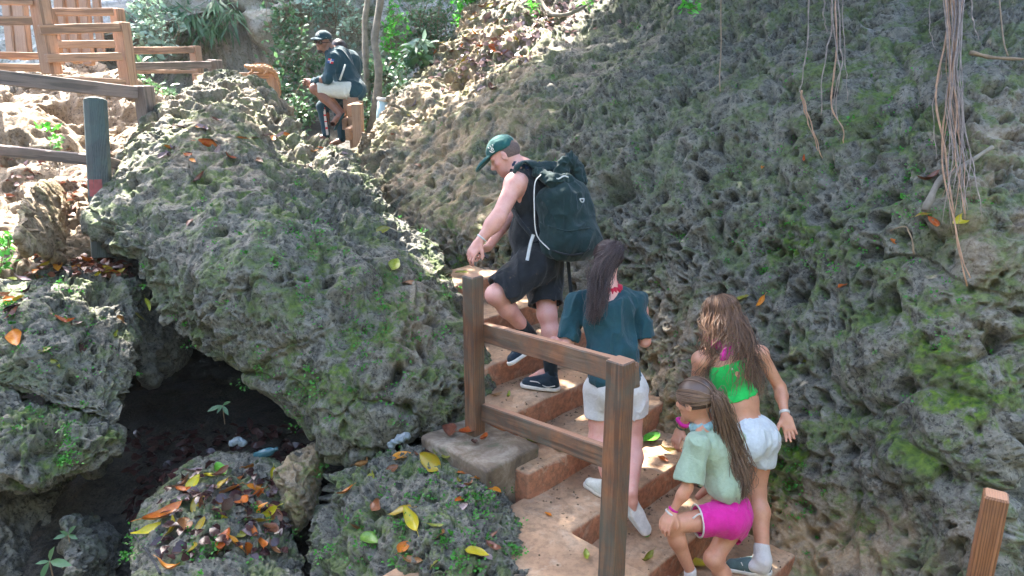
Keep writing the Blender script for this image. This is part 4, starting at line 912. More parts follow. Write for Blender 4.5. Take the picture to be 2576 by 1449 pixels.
    S.chain(ring, [.022]*13, .015); S.chain([ring[6], ring[6]-F_*.03+[0, 0, .022], ring[6]-F_*.075+[0, 0, .012]], [.014, .02, .007], .01); S.chain([ring[6], ring[6]-F_*.06-[0, 0, .01]-rt*.04], [.014, .008], .01)
    S.mesh('neckerchief', M['navy'], o, folds(.005, .03, 11))
    # socks, shoes
    for a_, t_, kn in ((anR, None, knR), (anL, toL, knL)):
        S = SDF.around([a_, kn], .12, .006); d_ = unit(kn-a_); S.cone(a_-d_*.03, a_+d_*.11, .046, .051, .01); S.mesh('sock', M['sock'], o)
    zf = zt(0)+.012; hR = np.array([*(J(1407, 975, 5.1))[:2], zf]); tR = hR+unit([-.86, .25, 0])*.285
    shoe(o, hR, tR, [0, 0, 1], M['suede'], M['rub_w'], 1.08, None, M['rub_w'])
    m = MB(); r_ = np.cross(unit(tR-hR), [0, 0, 1.]); m.tube(spline([hR+unit(tR-hR)*a-r_*b*-1+[0, 0, c] for a, b, c in ((.02, -.045, .05), (.08, -.045, .035), (.14, -.043, .062), (.20, -.034, .06))], 10), .004, 5); m.build('stripe', M['rub_w'], o, True)
    upL = unit(np.cross(unit(toL-anL), [.4, .9, 0])*-1); upL = upL if upL[2] > 0 else -upL
    dL = unit(J(1290, 906, 5.1)-J(1350, 862, 5.24)); hL = J(1350, 872, 5.24)
    shoe(o, hL, hL+dL*.28, unit(anL-hL), M['suede'], M['rub_w'], 1.08, None, M['rub_w'])
    band(o, 'bracelet', M['metal'], wrL+(elL-wrL)*.12, wrL-elL, .034, .004, .006)
    # phone
    ph = MB(); pc = J(1207, 634, 4.98); ph.box(pc, np.array([unit([.8, -.2, -.5]), unit([.2, .97, 0]), unit([.5, .1, .8])]), [.07, .035, .004], .003)
    tag(ph.build('phone', M['black'], None), 'dark phone held in the hand of the man with the backpack', 'phone')
    # backpack (worn, so a thing of its own)
    c = J(1424, 535, 5.02); ax = unit(J(1440, 640, 5.02)-J(1400, 420, 5.0)); bk = thing('backpack', c+ax*.33, 'large dark green canvas roll top backpack on the back of the man in the cap', 'backpack')
    upb = -ax; fb = unit(np.array([.80, -.58, 0])-upb*(np.array([.80, -.58, 0])@upb)); sb = np.cross(upb, fb); Rb = [fb, sb, upb]
    S = SDF.around([c+upb*.45, c-upb*.42, c+fb*.2], .28, .0075)
    S.box(c-upb*.055, [.145, .180, .245], Rb, .09, .03); S.ell(c-upb*.2+fb*.03, [.155, .19, .13], Rb, .06); S.box(c-upb*.19-fb*.0, [.155, .185, .10], Rb, .07, .03); S.ell(c+upb*.10, [.12, .15, .16], Rb, .05)
    body_ = S.mesh('bag', M['bag'], bk, folds(.008, .11, 21, (1, 1, 1)), relax=2)
    S = SDF.around([c+upb*.30], .30, .0065)
    tp_ = J(1400, 452, 4.95); S.chain([J(1352, 436, 4.96), J(1392, 455, 4.90), J(1428, 452, 4.92)], [.034, .040, .034], .03); S.chain([J(1402, 450, 4.97), J(1420, 418, 5.0), J(1436, 400, 5.03)], [.052, .050, .042], .03, flat=fb, ff=1.9); S.chain([J(1436, 400, 5.03), J(1450, 418, 5.08), J(1462, 450, 5.10)], [.036, .04, .05], .03, flat=fb, ff=1.9); S.chain([J(1360, 430, 5.05), J(1380, 432, 5.1), J(1450, 432, 5.15)], [.05, .06, .05], .04)
    S.mesh('roll_top', M['bag'], bk, folds(.008, .05, 25, (1, 1, 1)), relax=1)
    s_ = MB(); s_.tube(spline([J(1362, 438, 4.90), J(1346, 460, 4.85), J(1344, 520, 4.82), J(1350, 590, 4.83), J(1382, 628, 4.80)], 18), .004, 6); s_.build('piping', M['rub_w'], body_, True)
    def on_bag(x, y):
        Vb = np.array([v.co[:] for v in body_.data.vertices])+wloc(bk) if not hasattr(on_bag, 'V') else on_bag.V
        if not hasattr(on_bag, 'V'): on_bag.V = Vb; on_bag.P = pix(Vb)
        px, py, pd = on_bag.P; i = np.argmin((px-x)**2+(py-y)**2+(pd*60)**1.0*2); near = (px-x)**2+(py-y)**2 < 80; i = np.where(near)[0][np.argmin(pd[near])] if near.any() else i
        return Vb[i]-fwd*.002
    for pts_ in ([(1350, 560), (1385, 567), (1420, 575), (1460, 573), (1488, 566)], [(1412, 470), (1410, 520), (1414, 575), (1420, 640)]):
        s_ = MB(); s_.tube(spline([on_bag(*q) for q in pts_], 20), .0045, 6); s_.build('seam', M['bag'], body_, True)
    s_ = MB(); s_.tube(spline([on_bag(x, y) for x, y in ((1365, 622), (1395, 640), (1430, 648), (1470, 644), (1490, 630))], 16), .006, 6); s_.build('piping', M['black'], body_, True)
    s_ = MB(); s_.tube(spline([J(1392, 446, 4.855), J(1405, 450, 4.86), J(1418, 443, 4.87), J(1430, 446, 4.88)], 10), .0055, 6); s_.build('clip', M['metal'], bk, True)
    dr = MB(); dc = J(1464, 500, 4.80); dr.tube([dc+.028*(math.cos(a)*sb*.9+math.sin(a)*upb*.8) for a in np.linspace(math.pi*1.02, 2*math.pi*.99, 10)]+[dc+.025*sb, dc-.025*sb], .004, 6); dr.build('ring', M['metal'], bk, True)
    def strap(name, pts, wd, th, mat, n=16, nrm=None):
        P = spline(pts, n); Tn = np.gradient(P, axis=0); Tn /= np.linalg.norm(Tn, axis=1)[:, None]; N_ = np.array([unit(np.asarray(nrm, float)-t*(np.asarray(nrm, float)@t)) for t in Tn]); B = np.cross(Tn, N_)
        V = np.stack([P+B*wd/2+N_*th/2, P-B*wd/2+N_*th/2, P-B*wd/2-N_*th/2, P+B*wd/2-N_*th/2], 1).reshape(-1, 3); F = [[i*4+j, i*4+(j+1) % 4, (i+1)*4+(j+1) % 4, (i+1)*4+j] for i in range(n-1) for j in range(4)]+[[0, 1, 2, 3], [n*4-1, n*4-2, n*4-3, n*4-4]]
        return obj(name, V, F, mat, bk, True)
    strap('shoulder_strap', [J(1375, 445, 4.98), J(1345, 415, 5.02), J(1315, 408, 5.0), J(1298, 425, 4.92), J(1292, 470, 5.12)], .06, .014, M['bag'], nrm=[-.5, -.3, .8])
    strap('webbing', [J(1286, 520, 5.08), J(1310, 560, 4.96), J(1350, 606, 4.93)], .028, .005, M['black'], nrm=[-.5, -.8, .2])
    strap('webbing', [J(1342, 590, 4.90), J(1334, 615, 4.89), J(1326, 655, 4.88)], .022, .005, M['metal'], nrm=[0, -1, .2])
    strap('webbing', [J(1428, 648, 5.05), J(1432, 690, 5.08), J(1437, 742, 5.10)], .024, .005, M['black'], nrm=[0, -1, .2])
man()
def hair_tail(name, mat, parent, hd, f, u, sc, tie, tail, n_cap=260, n_tail=260, seed=1, front=.1, spread=.03, rr=(.006, .03), curl=.03, low=-.55):
    """hair drawn over the skull to a tie point, then a tail along the given points"""
    g = np.random.default_rng(seed); r = np.cross(f, u); rad = sc*np.array([.105, .085, .098]); c = hd+u*.026*sc-f*.012*sc; paths = []
    td = np.array([(tie-c)@f, (tie-c)@r, (tie-c)@u])/rad
    for i in range(n_cap):
        a = g.uniform(-2.6, 2.6); el = g.uniform(low, .3)
        d = np.array([math.cos(a)*.9, math.sin(a), el]);
        if d[0] > .3: d[2] = max(d[2], .12)
        if d@unit(td) > .93 or d@unit(td) < -.98: continue
        p = skull_path(c, f, u, r, rad*g.uniform(.98, 1.05), d, td, 7); paths.append(p[:-1]+[tie+.01*g.normal(size=3)])
    obj_ = strands(name, mat, parent, paths, (.0020*sc), .0018*sc, 14, .003, seed)
    tp_ = []
    for i in range(n_tail):
        w_ = g.normal(size=3); L = len(tail); end = g.uniform(.72, 1.02)
        P = [tie]+[t+unit(w_)*rr[1]*abs(g.normal())*min(1, (k+1)/1.6)*(1.1-.5*k/L) for k, t in enumerate(tail)]
        Q = spline(np.array(P), 24)[:max(6, int(24*min(1, end)))]; tp_.append(Q[::3])
    strands('ponytail', mat, obj_, tp_, .0019*sc, .0009, 18, .008, seed+1, curl)
    return obj_
def hair_cap(name, mat, parent, c, f, u, r, rad, cuts, h=.006, disp=None):
    S = SDF.around([c], .16, h); S.ell(c, rad, [f, r, u], .01)
    for p, n in cuts: S.cut(p, n, .012)
    return S.mesh(name, mat, parent, disp)
# ---- woman in the teal shirt
def woman():
    zC = zt(2); lf = np.array([*Uz(1520, 1236, zC+.03)[:2], zC+.03])
    dl = float((lf-CAM)@fwd); d0 = dl+.12
    F_ = unit([-.55, .83, 0]); rt = np.cross(F_, [0, 0, 1.])
    o = person(np.array([lf[0], lf[1], zC]), 'woman in a teal shirt and white shorts with a long dark ponytail, seen from behind')
    hd = J(1528, 655, d0+.02); nk = J(1528, 732, d0-.02); ch = J(1530, 800, d0-.02); wa = J(1540, 890, d0-.03); pe = J(1545, 965, d0-.05)
    shL = J(1452, 762, d0+.0); shR = J(1600, 757, d0+.05); elL = J(1428, 860, d0-.02); wrL = J(1395, 858, d0+.22); elR = J(1622, 858, d0+.02); wrR = J(1622, 790, d0+.25)
    hpL = J(1510, 985, d0-.04); hpR = J(1588, 985, d0-.02); knL = J(1506, 1105, d0-.02); anL = lf+np.array([0.01, 0.03, .10]); knR = J(1590, 1110, d0+.0); anR = J(1588, 1240, d0-.28)
    S = SDF.around([hd, wrL, wrR, anL, anR, elR, elL, lf], .16, .0065); head(S, hd, unit(F_+np.array([.25, 0, -.15])), [0, 0, 1.], .98, nk, .048); R = [F_, rt, [0, 0, 1]]
    S.ell(ch, [.10, .15, .17], R, .05); S.cone(nk, ch, .06, .10, .05); S.ell(wa, [.095, .12, .15], R, .06); S.ell(pe, [.115, .155, .12], R, .05)
    for a, b, c in ((shL, elL, wrL), (shR, elR, wrR)): S.cone(nk, a, .04, .045, .04); arm(S, a, b, c, .86)
    hand(S, wrL, unit(wrL-elL+F_*.02), [.5, 0, -.5], 1, .9, .6); hand(S, wrR, unit([-.2, .1, 1]), -rt, -1, .9, .9)
    leg(S, hpL, knL, anL, .98, -F_); leg(S, hpR, knR, anR, .98, -F_); foot(S, anR, anR-F_*.02-[0, 0, .1], .9)
    S.mesh('body', M['skin'], o)
    # shirt
    S = SDF.around([nk, shL, shR, elL, elR, wa, pe], .2, .0065); S.ell(ch-F_*.01, [.125, .175, .19], R, .06); S.cone(nk-[0, 0, .02], ch, .085, .12, .05); S.cone(nk-[0, 0, .03], shL, .05, .065, .05); S.cone(nk-[0, 0, .03], shR, .05, .065, .05)
    S.ell(wa-F_*.01, [.14, .175, .17], R, .08); S.ell(pe+[0, 0, .05], [.140, .175, .09], R, .06)
    for a, b in ((shL, elL), (shR, elR)):
        e = a+(b-a)*.95; S.cone(a, e+unit(b-a)*.06, .060, .074, .03); g = S.grid(); q = g-e; dd = unit(b-a); near = np.linalg.norm(q-(q@dd)[..., None]*dd, axis=-1) < .12; far_ = np.linalg.norm(g-wa, axis=-1) > .16
        S.D = np.where(near & far_, np.maximum(S.D, (q@dd).astype(np.float32)), S.D); S.cone(e-dd*.04, e+dd*.05, .056, .066, .005, '-')
    S.cut(pe+[0, 0, .035]+0*F_, [.05, 0, -1]); S.cut(nk+[0, 0, .01], unit([0, -.25, 1])); S.mesh('shirt', M['teal'], o, folds(.009, .085, 31), relax=2)
    # shorts
    S = SDF.around([pe, knL, hpL, hpR, knR], .22, .0065); S.ell(pe, [.125, .17, .13], R, .05); S.ell(pe-F_*.05-[0, 0, .02]+rt*.07, [.11, .09, .11], R, .05); S.ell(pe-F_*.05-[0, 0, .02]-rt*.07, [.11, .09, .11], R, .05)
    for a, b in ((hpL, knL), (hpR, knR)): S.cone(a, a+(b-a)*.62, .105, .092, .05)
    S.cut(hpL+(knL-hpL)*.50, [0, 0, -1.]); S.cut(pe+[0, 0, .09], [0, 0, 1.])
    for a, b in ((hpL, knL), (hpR, knR)): S.cone(a+(b-a)*.44, a+(b-a)*.7, .076, .084, .005, '-')
    S.mesh('shorts', M['white_cl'], o, folds(.005, .07, 33), relax=2)
    S = SDF.around([nk], .16, .006); ring = [nk+[0, 0, .028]+.062*(math.cos(a)*F_+math.sin(a)*rt)+np.array([0, 0, .02*math.cos(a)]) for a in np.linspace(0, 2*math.pi, 13)]; S.chain(ring, [.022]*13, .012); S.mesh('neckerchief', M['red_cl'], o, folds(.006, .03, 35))
    f, u, r = frame3(unit(F_+np.array([.25, 0, -.15])), [0, 0, 1.])
    c = hd+u*.026-f*.012
    hair_cap('hair', M['hair_dk'], o, c, f, u, r, [.104, .083, .096], [(hd+f*.06, f+u*-.6), (hd-u*.055, -u)])
    tie = c-f*.088+u*.045; tail = [tie-f*.045+u*.01, J(1512, 690, d0-.13), J(1506, 740, d0-.15), J(1500, 790, d0-.15), J(1496, 812, d0-.14)]
    hair_tail('hair_strands', M['hair_dk'], o, hd, f, u, 1.0, tie, tail, 900, 1300, 51, rr=(.01, .038), curl=.03)
    d_ = unit(F_*.9+np.array([-.12, 0, 0])); shoe(o, lf-d_*.07+[0, 0, -.028], lf+d_*.17+[0, 0, -.028], [0, 0, 1], M['beige'], M['rub_w'], .95)
    anc = anR; hv = anc+np.array([.0, .0, -.03]); tv = unit(J(1622, 1318, d0-.30)-J(1588, 1245, d0-.28)); shoe(o, hv, hv+tv*.24, unit(F_*.9-np.array([0, 0, .1])), M['beige'], M['rub_w'], .95)
woman()
# ---- girl in the green top
def girl():
    zE = zt(4); rf = Uz(1893, 1438, zE+.02); dl = float((rf-CAM)@fwd); d0 = dl+.10
    F_ = unit([-.60, .80, 0]); rt = np.cross(F_, [0, 0, 1.]); R = [F_, rt, [0, 0, 1]]
    o = person(np.array([rf[0], rf[1], zE]), 'girl in a bright green crop top and white denim shorts with long loose hair')
    hd = J(1808, 792, d0+.06); nk = J(1818, 862, d0+.0); ch = J(1838, 930, d0-.02); wa = J(1868, 1022, d0-.04); pe = J(1880, 1092, d0-.06)
    shL = J(1762, 905, d0-.03); shR = J(1912, 890, d0+.08); elL = J(1745, 1010, d0+.10); wrL = J(1712, 1078, d0+.18); elR = J(1962, 975, d0+.12); wrR = J(1975, 1045, d0+.0)
    hpL = J(1845, 1110, d0-.05); hpR = J(1915, 1105, d0-.02); knR = J(1900, 1235, d0+.03); anR = rf+np.array([.05, .0, .10]); knL = J(1830, 1230, d0+.15); anL = J(1835, 1330, d0+.30)
    S = SDF.around([hd, wrL, wrR, anR, anL, elR, J(2010, 1120, d0)], .16, .0065); head(S, hd, unit(F_+np.array([0, 0, -.35])), [0, 0, 1.], .96, nk, .046)
    S.ell(ch, [.092, .14, .15], R, .05); S.cone(nk, ch, .055, .095, .05); S.ell(wa, [.085, .112, .14], R, .06); S.ell(pe, [.11, .15, .12], R, .05)
    for a, b, c in ((shL, elL, wrL), (shR, elR, wrR)): S.cone(nk-[0, 0, .02], a, .038, .042, .04); arm(S, a, b, c, .84)
    hand(S, wrL, unit(J(1700, 1112, d0+.16)-wrL), [.6, .4, -.4], 1, .92, .8); hand(S, wrR, unit(J(1998, 1120, d0-.06)-wrR), [-.3, -.8, .3], 1, .95, .45, .25)
    leg(S, hpR, knR, anR, .98, -F_); leg(S, hpL, knL, anL, .98, -F_); foot(S, anL, anL+F_*.12-[0, 0, .04], .9)
    S.mesh('body', M['skin_tan'], o)
    S = SDF.around([ch, wa, shL, shR], .18, .006); S.ell(ch, [.103, .150, .16], R, .05); S.ell(wa, [.096, .122, .14], R, .06)
    ax = unit(J(1840, 930, 4)-J(1872, 1030, 4)); S.cut(wa+ax*.055, -ax); S.cut(ch+ax*.055, ax); S.mesh('top', M['green_cl'], o, folds(.003, .06, 61))
    for q, s_ in ((-.085, shL), (.085, shR)):
        m = MB(); a = ch+rt*q-F_*.095+ax*.05; b = nk+(s_-nk)*.62+np.array([0, 0, .052]); m.tube(spline([a, (a+b)/2-F_*.02, b, b+F_*.06-[0, 0, .03]], 10), .006, 5); m.build('strap', M['beige'], o, True)
    S = SDF.around([pe, hpL, hpR, knR, knL], .2, .006); S.ell(pe, [.122, .160, .125], R, .05); S.ell(pe-F_*.05+rt*.08-[0, 0, .03], [.10, .085, .10], R, .05); S.ell(pe-F_*.05-rt*.07-[0, 0, .03], [.10, .085, .10], R, .05)
    for a, b in ((hpL, knL), (hpR, knR)): S.cone(a, a+(b-a)*.52, .098, .092, .04)
    S.cut(hpR+(knR-hpR)*.44, [-.15, 0, -1.]); S.cut(wa+ax*-.045, ax)
    for a, b in ((hpL, knL), (hpR, knR)): S.cone(a+(b-a)*.34, a+(b-a)*.6, .076, .084, .005, '-')
    sh_ = S.mesh('shorts', M['denim'], o, folds(.004, .05, 63), relax=2); 
    S = SDF.around([nk], .17, .006); ring = [nk+[0, 0, .015]+.072*(math.cos(a)*F_+math.sin(a)*rt)+np.array([0, 0, .02*math.cos(a)]) for a in np.linspace(0, 2*math.pi, 13)]; S.chain(ring, [.030]*13, .012); S.ell(nk-F_*.085-[0, 0, .045]-rt*.03, [.03, .085, .065], R, .02); S.mesh('neckerchief', M['pink_cl'], o, folds(.006, .03, 65))
    f, u, r = frame3(unit(F_+np.array([0, 0, -.35])), [0, 0, 1.]); c = hd+u*.024-f*.012
    hair_cap('hair', M['hair_br'], o, c, f, u, r, [.102, .083, .095], [(hd+f*.05, f-u*.4), (hd-u*.07, -u)])
    g = np.random.default_rng(8); P = []
    for i in range(680):
        a = g.uniform(1.15, 2*math.pi-1.15); top = unit([-.05+g.normal()*.03, g.normal()*.05, 1.]); e = unit([math.cos(a)*.95, math.sin(a), g.uniform(-.25, .05)])
        p = skull_path(c, f, u, r, np.array([.104, .086, .099])*g.uniform(.97, 1.10), top, e, 5); side = math.sin(a); back = -math.cos(a); b = p[-1]
        x_ = 1830+g.normal()*14+side*30; tgt = J(x_+14+side*30, g.uniform(880, 985)+(15 if side > 0 else -30), d0-.14-.03*g.random()+(.10*abs(side)))
        if g.random() < .10: tgt = J(1745+g.normal()*10, g.uniform(930, 985), d0-.03)
        m1 = b*.62+tgt*.38-F_*.035*back*-1*-1+rt*side*.015; m2 = b*.28+tgt*.72-F_*.03; P.append(p[1:]+[m1, m2, tgt])
    strands('hair_strands', M['hair_br'], o, P, .0021, .0010, 20, .012, 9, .045)
    band(o, 'wristband', M['rub_w'], wrR+(elR-wrR)*.10, wrR-elR, .027, .004, .010); band(o, 'scrunchie', M['pink_cl'], wrL+(elL-wrL)*.22, wrL-elL, .034, .015, .012, .15); band(o, 'bracelet', flat_mat('green_bracelet', (.06, .10, .05)), wrL+(elL-wrL)*.05, wrL-elL, .028, .005, .006)
    S = SDF.around([anR], .15, .006); S.chain([anR+unit(knR-anR)*.05, anR-[0, 0, .02], anR-[0, 0, .06], anR+np.array([-.05, 0, -.06])], [.046, .050, .046, .036], .02); S.mesh('sock', M['sock_w'], o)
    M['suede_grey'] = cloth('grey_green_suede', (.07, .11, .11), (.10, .15, .15)); d_ = unit([-.80, .60*.25, 0]); hl = np.array([*(rf+np.array([.11, .0, 0]))[:2], zE+.004]); shoe(o, hl, hl+d_*.275, [0, 0, 1], M['suede_grey'], M['rub_w'], 1.0, M['rub_w'], M['rub_w'])
    hL = anL-[0, 0, .09]; shoe(o, hL-F_*.05, hL+F_*.2, [0, 0, 1], M['suede'], M['rub_w'], 1.0, M['rub_w'])
girl()
# ---- small girl in the sage shirt
def kid():
    zE = zt(4); ft = np.array([*Uz(1745, 1492, zE)[:2], zE]); dl = float((ft-CAM)@fwd); d0 = dl-.06
    F_ = unit([-.80, .60, 0]); rt = np.cross(F_, [0, 0, 1.]); R = [F_, rt, [0, 0, 1]]
    o = person(ft, 'small girl in a pale sage shirt and hot pink shorts, hand on her raised knee')
    hd = J(1750, 1006, d0-.02); nk = J(1776, 1070, d0+.0); ch = J(1800, 1130, d0+.0); wa = J(1822, 1215, d0+.0); pe = J(1832, 1290, d0+.0)
    shL = J(1752, 1118, d0-.13); shR = J(1850, 1105, d0+.14); elL = J(1728, 1228, d0-.16); wrL = J(1692, 1285, d0-.14); elR = J(1800, 1210, d0+.25); wrR = J(1755, 1250, d0+.22)
    hpL = J(1805, 1305, d0-.08); hpR = J(1852, 1308, d0+.07); knL = J(1684, 1318, d0-.12); anL = J(1738, 1440, d0-.02); knR = J(1795, 1405, d0-.02); anR = J(1845, 1520, d0+.10)
    S = SDF.around([hd, wrL, wrR, anL, anR, knL, pe, J(1740, 1480, d0)], .15, .0055); hf = unit(F_*1.0+np.array([.05, .12, -.32])); hu = unit(F_*.3+np.array([0, 0, 1.])); head(S, hd, hf, hu, 1.06, nk, .038)
    S.ell(ch, [.078, .115, .13], R, .05); S.cone(nk, ch, .05, .08, .05); S.ell(wa, [.075, .10, .12], R, .06); S.ell(pe, [.092, .12, .10], R, .05)
    for a, b, c in ((shL, elL, wrL), (shR, elR, wrR)): S.cone(nk, a, .034, .038, .04); arm(S, a, b, c, .70)
    hand(S, wrL, unit(J(1676, 1318, d0-.17)-wrL), [.5, .6, -.5], 1, .82, .5, .2)
    leg(S, hpL, knL, anL, .78, [.5, 0, -.6]); leg(S, hpR, knR, anR, .80, -F_); S.mesh('body', M['skin_tan'], o)
    S = SDF.around([nk, ch, wa, pe, shL, shR, elL], .17, .006); S.ell(ch-F_*.01, [.098, .142, .16], R, .05); S.cone(nk-[0, 0, .01], ch, .07, .10, .05); S.ell(wa-F_*.012, [.108, .145, .13], R, .07)
    for a, b in ((shL, elL), (shR, elR)):
        e = a+(b-a)*.86; S.cone(nk-[0, 0, .02], a, .045, .055, .04); S.cone(a, e+unit(b-a)*.05, .058, .078, .04); g = S.grid(); q = g-e; dd = unit(b-a); near = (np.linalg.norm(q-(q@dd)[..., None]*dd, axis=-1) < .11) & (np.linalg.norm(g-wa, axis=-1) > .13)
        S.D = np.where(near, np.maximum(S.D, (q@dd).astype(np.float32)), S.D); S.cone(e-dd*.03, e+dd*.05, .056, .068, .005, '-')
    S.cut(wa-[0, 0, .055], [-.22, .05, -1.]); S.cut(nk+[0, 0, .012], [0, 0, 1.]); S.mesh('shirt', M['sage'], o, folds(.007, .075, 71), relax=2)
    S = SDF.around([pe, hpL, hpR, knL, knR], .18, .0055); S.ell(pe, [.105, .135, .115], R, .05); S.ell(pe-F_*.035-rt*.05-[0, 0, .02], [.09, .08, .09], R, .05); S.ell(pe-F_*.035+rt*.05-[0, 0, .02], [.09, .08, .09], R, .05)
    for a, b, t in ((hpL, knL, .42), (hpR, knR, .40)):
        dd = unit(b-a); e = a+(b-a)*t; S.cone(a, e+dd*.05, .084, .088, .04); g = S.grid(); q = g-e; near = np.linalg.norm(q-(q@dd)[..., None]*dd, axis=-1) < .12; S.D = np.where(near, np.maximum(S.D, (q@dd).astype(np.float32)), S.D); S.cone(e-dd*.03, e+dd*.05, .070, .078, .005, '-')
    S.cut(wa-[0, 0, .03], [0, 0, 1.]); sh_ = S.mesh('shorts', M['pink_cl'], o, folds(.004, .06, 73), relax=2)
    dd = unit(knL-hpL); e = hpL+(knL-hpL)*.42; a_ = unit(np.cross(dd, [0, 0, 1.])); b_ = np.cross(a_, dd)
    m = MB(); m.tube([e+.086*(math.cos(t)*a_+math.sin(t)*b_) for t in np.linspace(0, 2*math.pi, 22)], .005, 6); 
    sd_ = -rt if (-rt)@(CAM-pe) > 0 else rt
    m.tube(spline([e+dd*.0+.086*unit(sd_*.75+b_*.55), e-dd*.035+.094*unit(sd_*.7+b_*.8), e-dd*.075+.090*unit(sd_+b_*.65), pe+sd_*.118+[0, 0, .055]], 12), .005, 6); m.build('trim', M['rub_w'], sh_, True)
    # neckerchief with a knot at the nape
    S = SDF.around([nk, hd], .17, .0055); ring = [nk+[0, 0, .008]+.060*(math.cos(a)*F_+math.sin(a)*rt)-np.array([0, 0, .022*math.cos(a)]) for a in np.linspace(0, 2*math.pi, 13)]; S.chain(ring, [.022]*13, .014); S.ell(nk+F_*.06-[0, 0, .045], [.02, .05, .055], R, .03)
    nb = nk-F_*.065+[0, 0, .02]; S.ell(nb, .02, None, .01); e1 = J(1846, 1128, d0-.10); S.chain([nb, nb*.5+e1*.5, e1], [.012, .017, .006], .006); S.chain([nb, nb+np.array([.01, 0, .05])], [.012, .012], .008); S.mesh('neckerchief', M['bandana'], o, folds(.003, .03, 75))
    f, u, r = frame3(hf, hu); c = hd+u*.026-f*.012
    hair_cap('hair', M['hair_kid'], o, c, f, u, r, [.110, .089, .103], [(hd+f*.048, f-u*.75), (hd-u*.035, -u), ])
    tie = c-f*.102-u*.012; tail = [tie-f*.03-u*.02, J(1838, 1120, d0-.06), J(1858, 1180, d0-.08), J(1862, 1228, d0-.08), J(1864, 1245, d0-.08)]
    hair_tail('hair_strands', M['hair_kid'], o, hd, f, u, 1.06, tie, tail, 1000, 1100, 81, rr=(.01, .040), curl=.02, low=-.3)
    S = SDF.around([tie], .06, .004); S.chain([tie+.016*(math.cos(a)*u+math.sin(a)*r) for a in np.linspace(0, 6.28, 8)], [.009]*8, .004); S.mesh('hair_tie', M['red_cl'], o, folds(.003, .012, 5))
    band(o, 'bracelet', M['pink_cl'], wrL+(elL-wrL)*.06, wrL-elL, .024, .004, .007); band(o, 'bracelet', M['rub_w'], wrL-(elL-wrL)*.10, wrL-elL, .030, .006, .006)
    S = SDF.around([anL, anR], .1, .0055); S.cone(anL-[0, 0, .04], anL+unit(knL-anL)*.01, .034, .034, .01); S.mesh('sock', M['sock_w'], o)
    h1 = np.array([*(anL[:2]), zE+.004])+np.array([.03, 0, 0]); shoe(o, h1, h1+F_*.20, [0, 0, 1], M['white_cl'], M['rub_w'], .85); h2 = np.array([*(anR[:2]), zt(5)+.004])+np.array([.03, 0, 0]); shoe(o, h2, h2+F_*.20, [0, 0, 1], M['white_cl'], M['rub_w'], .85)
kid()
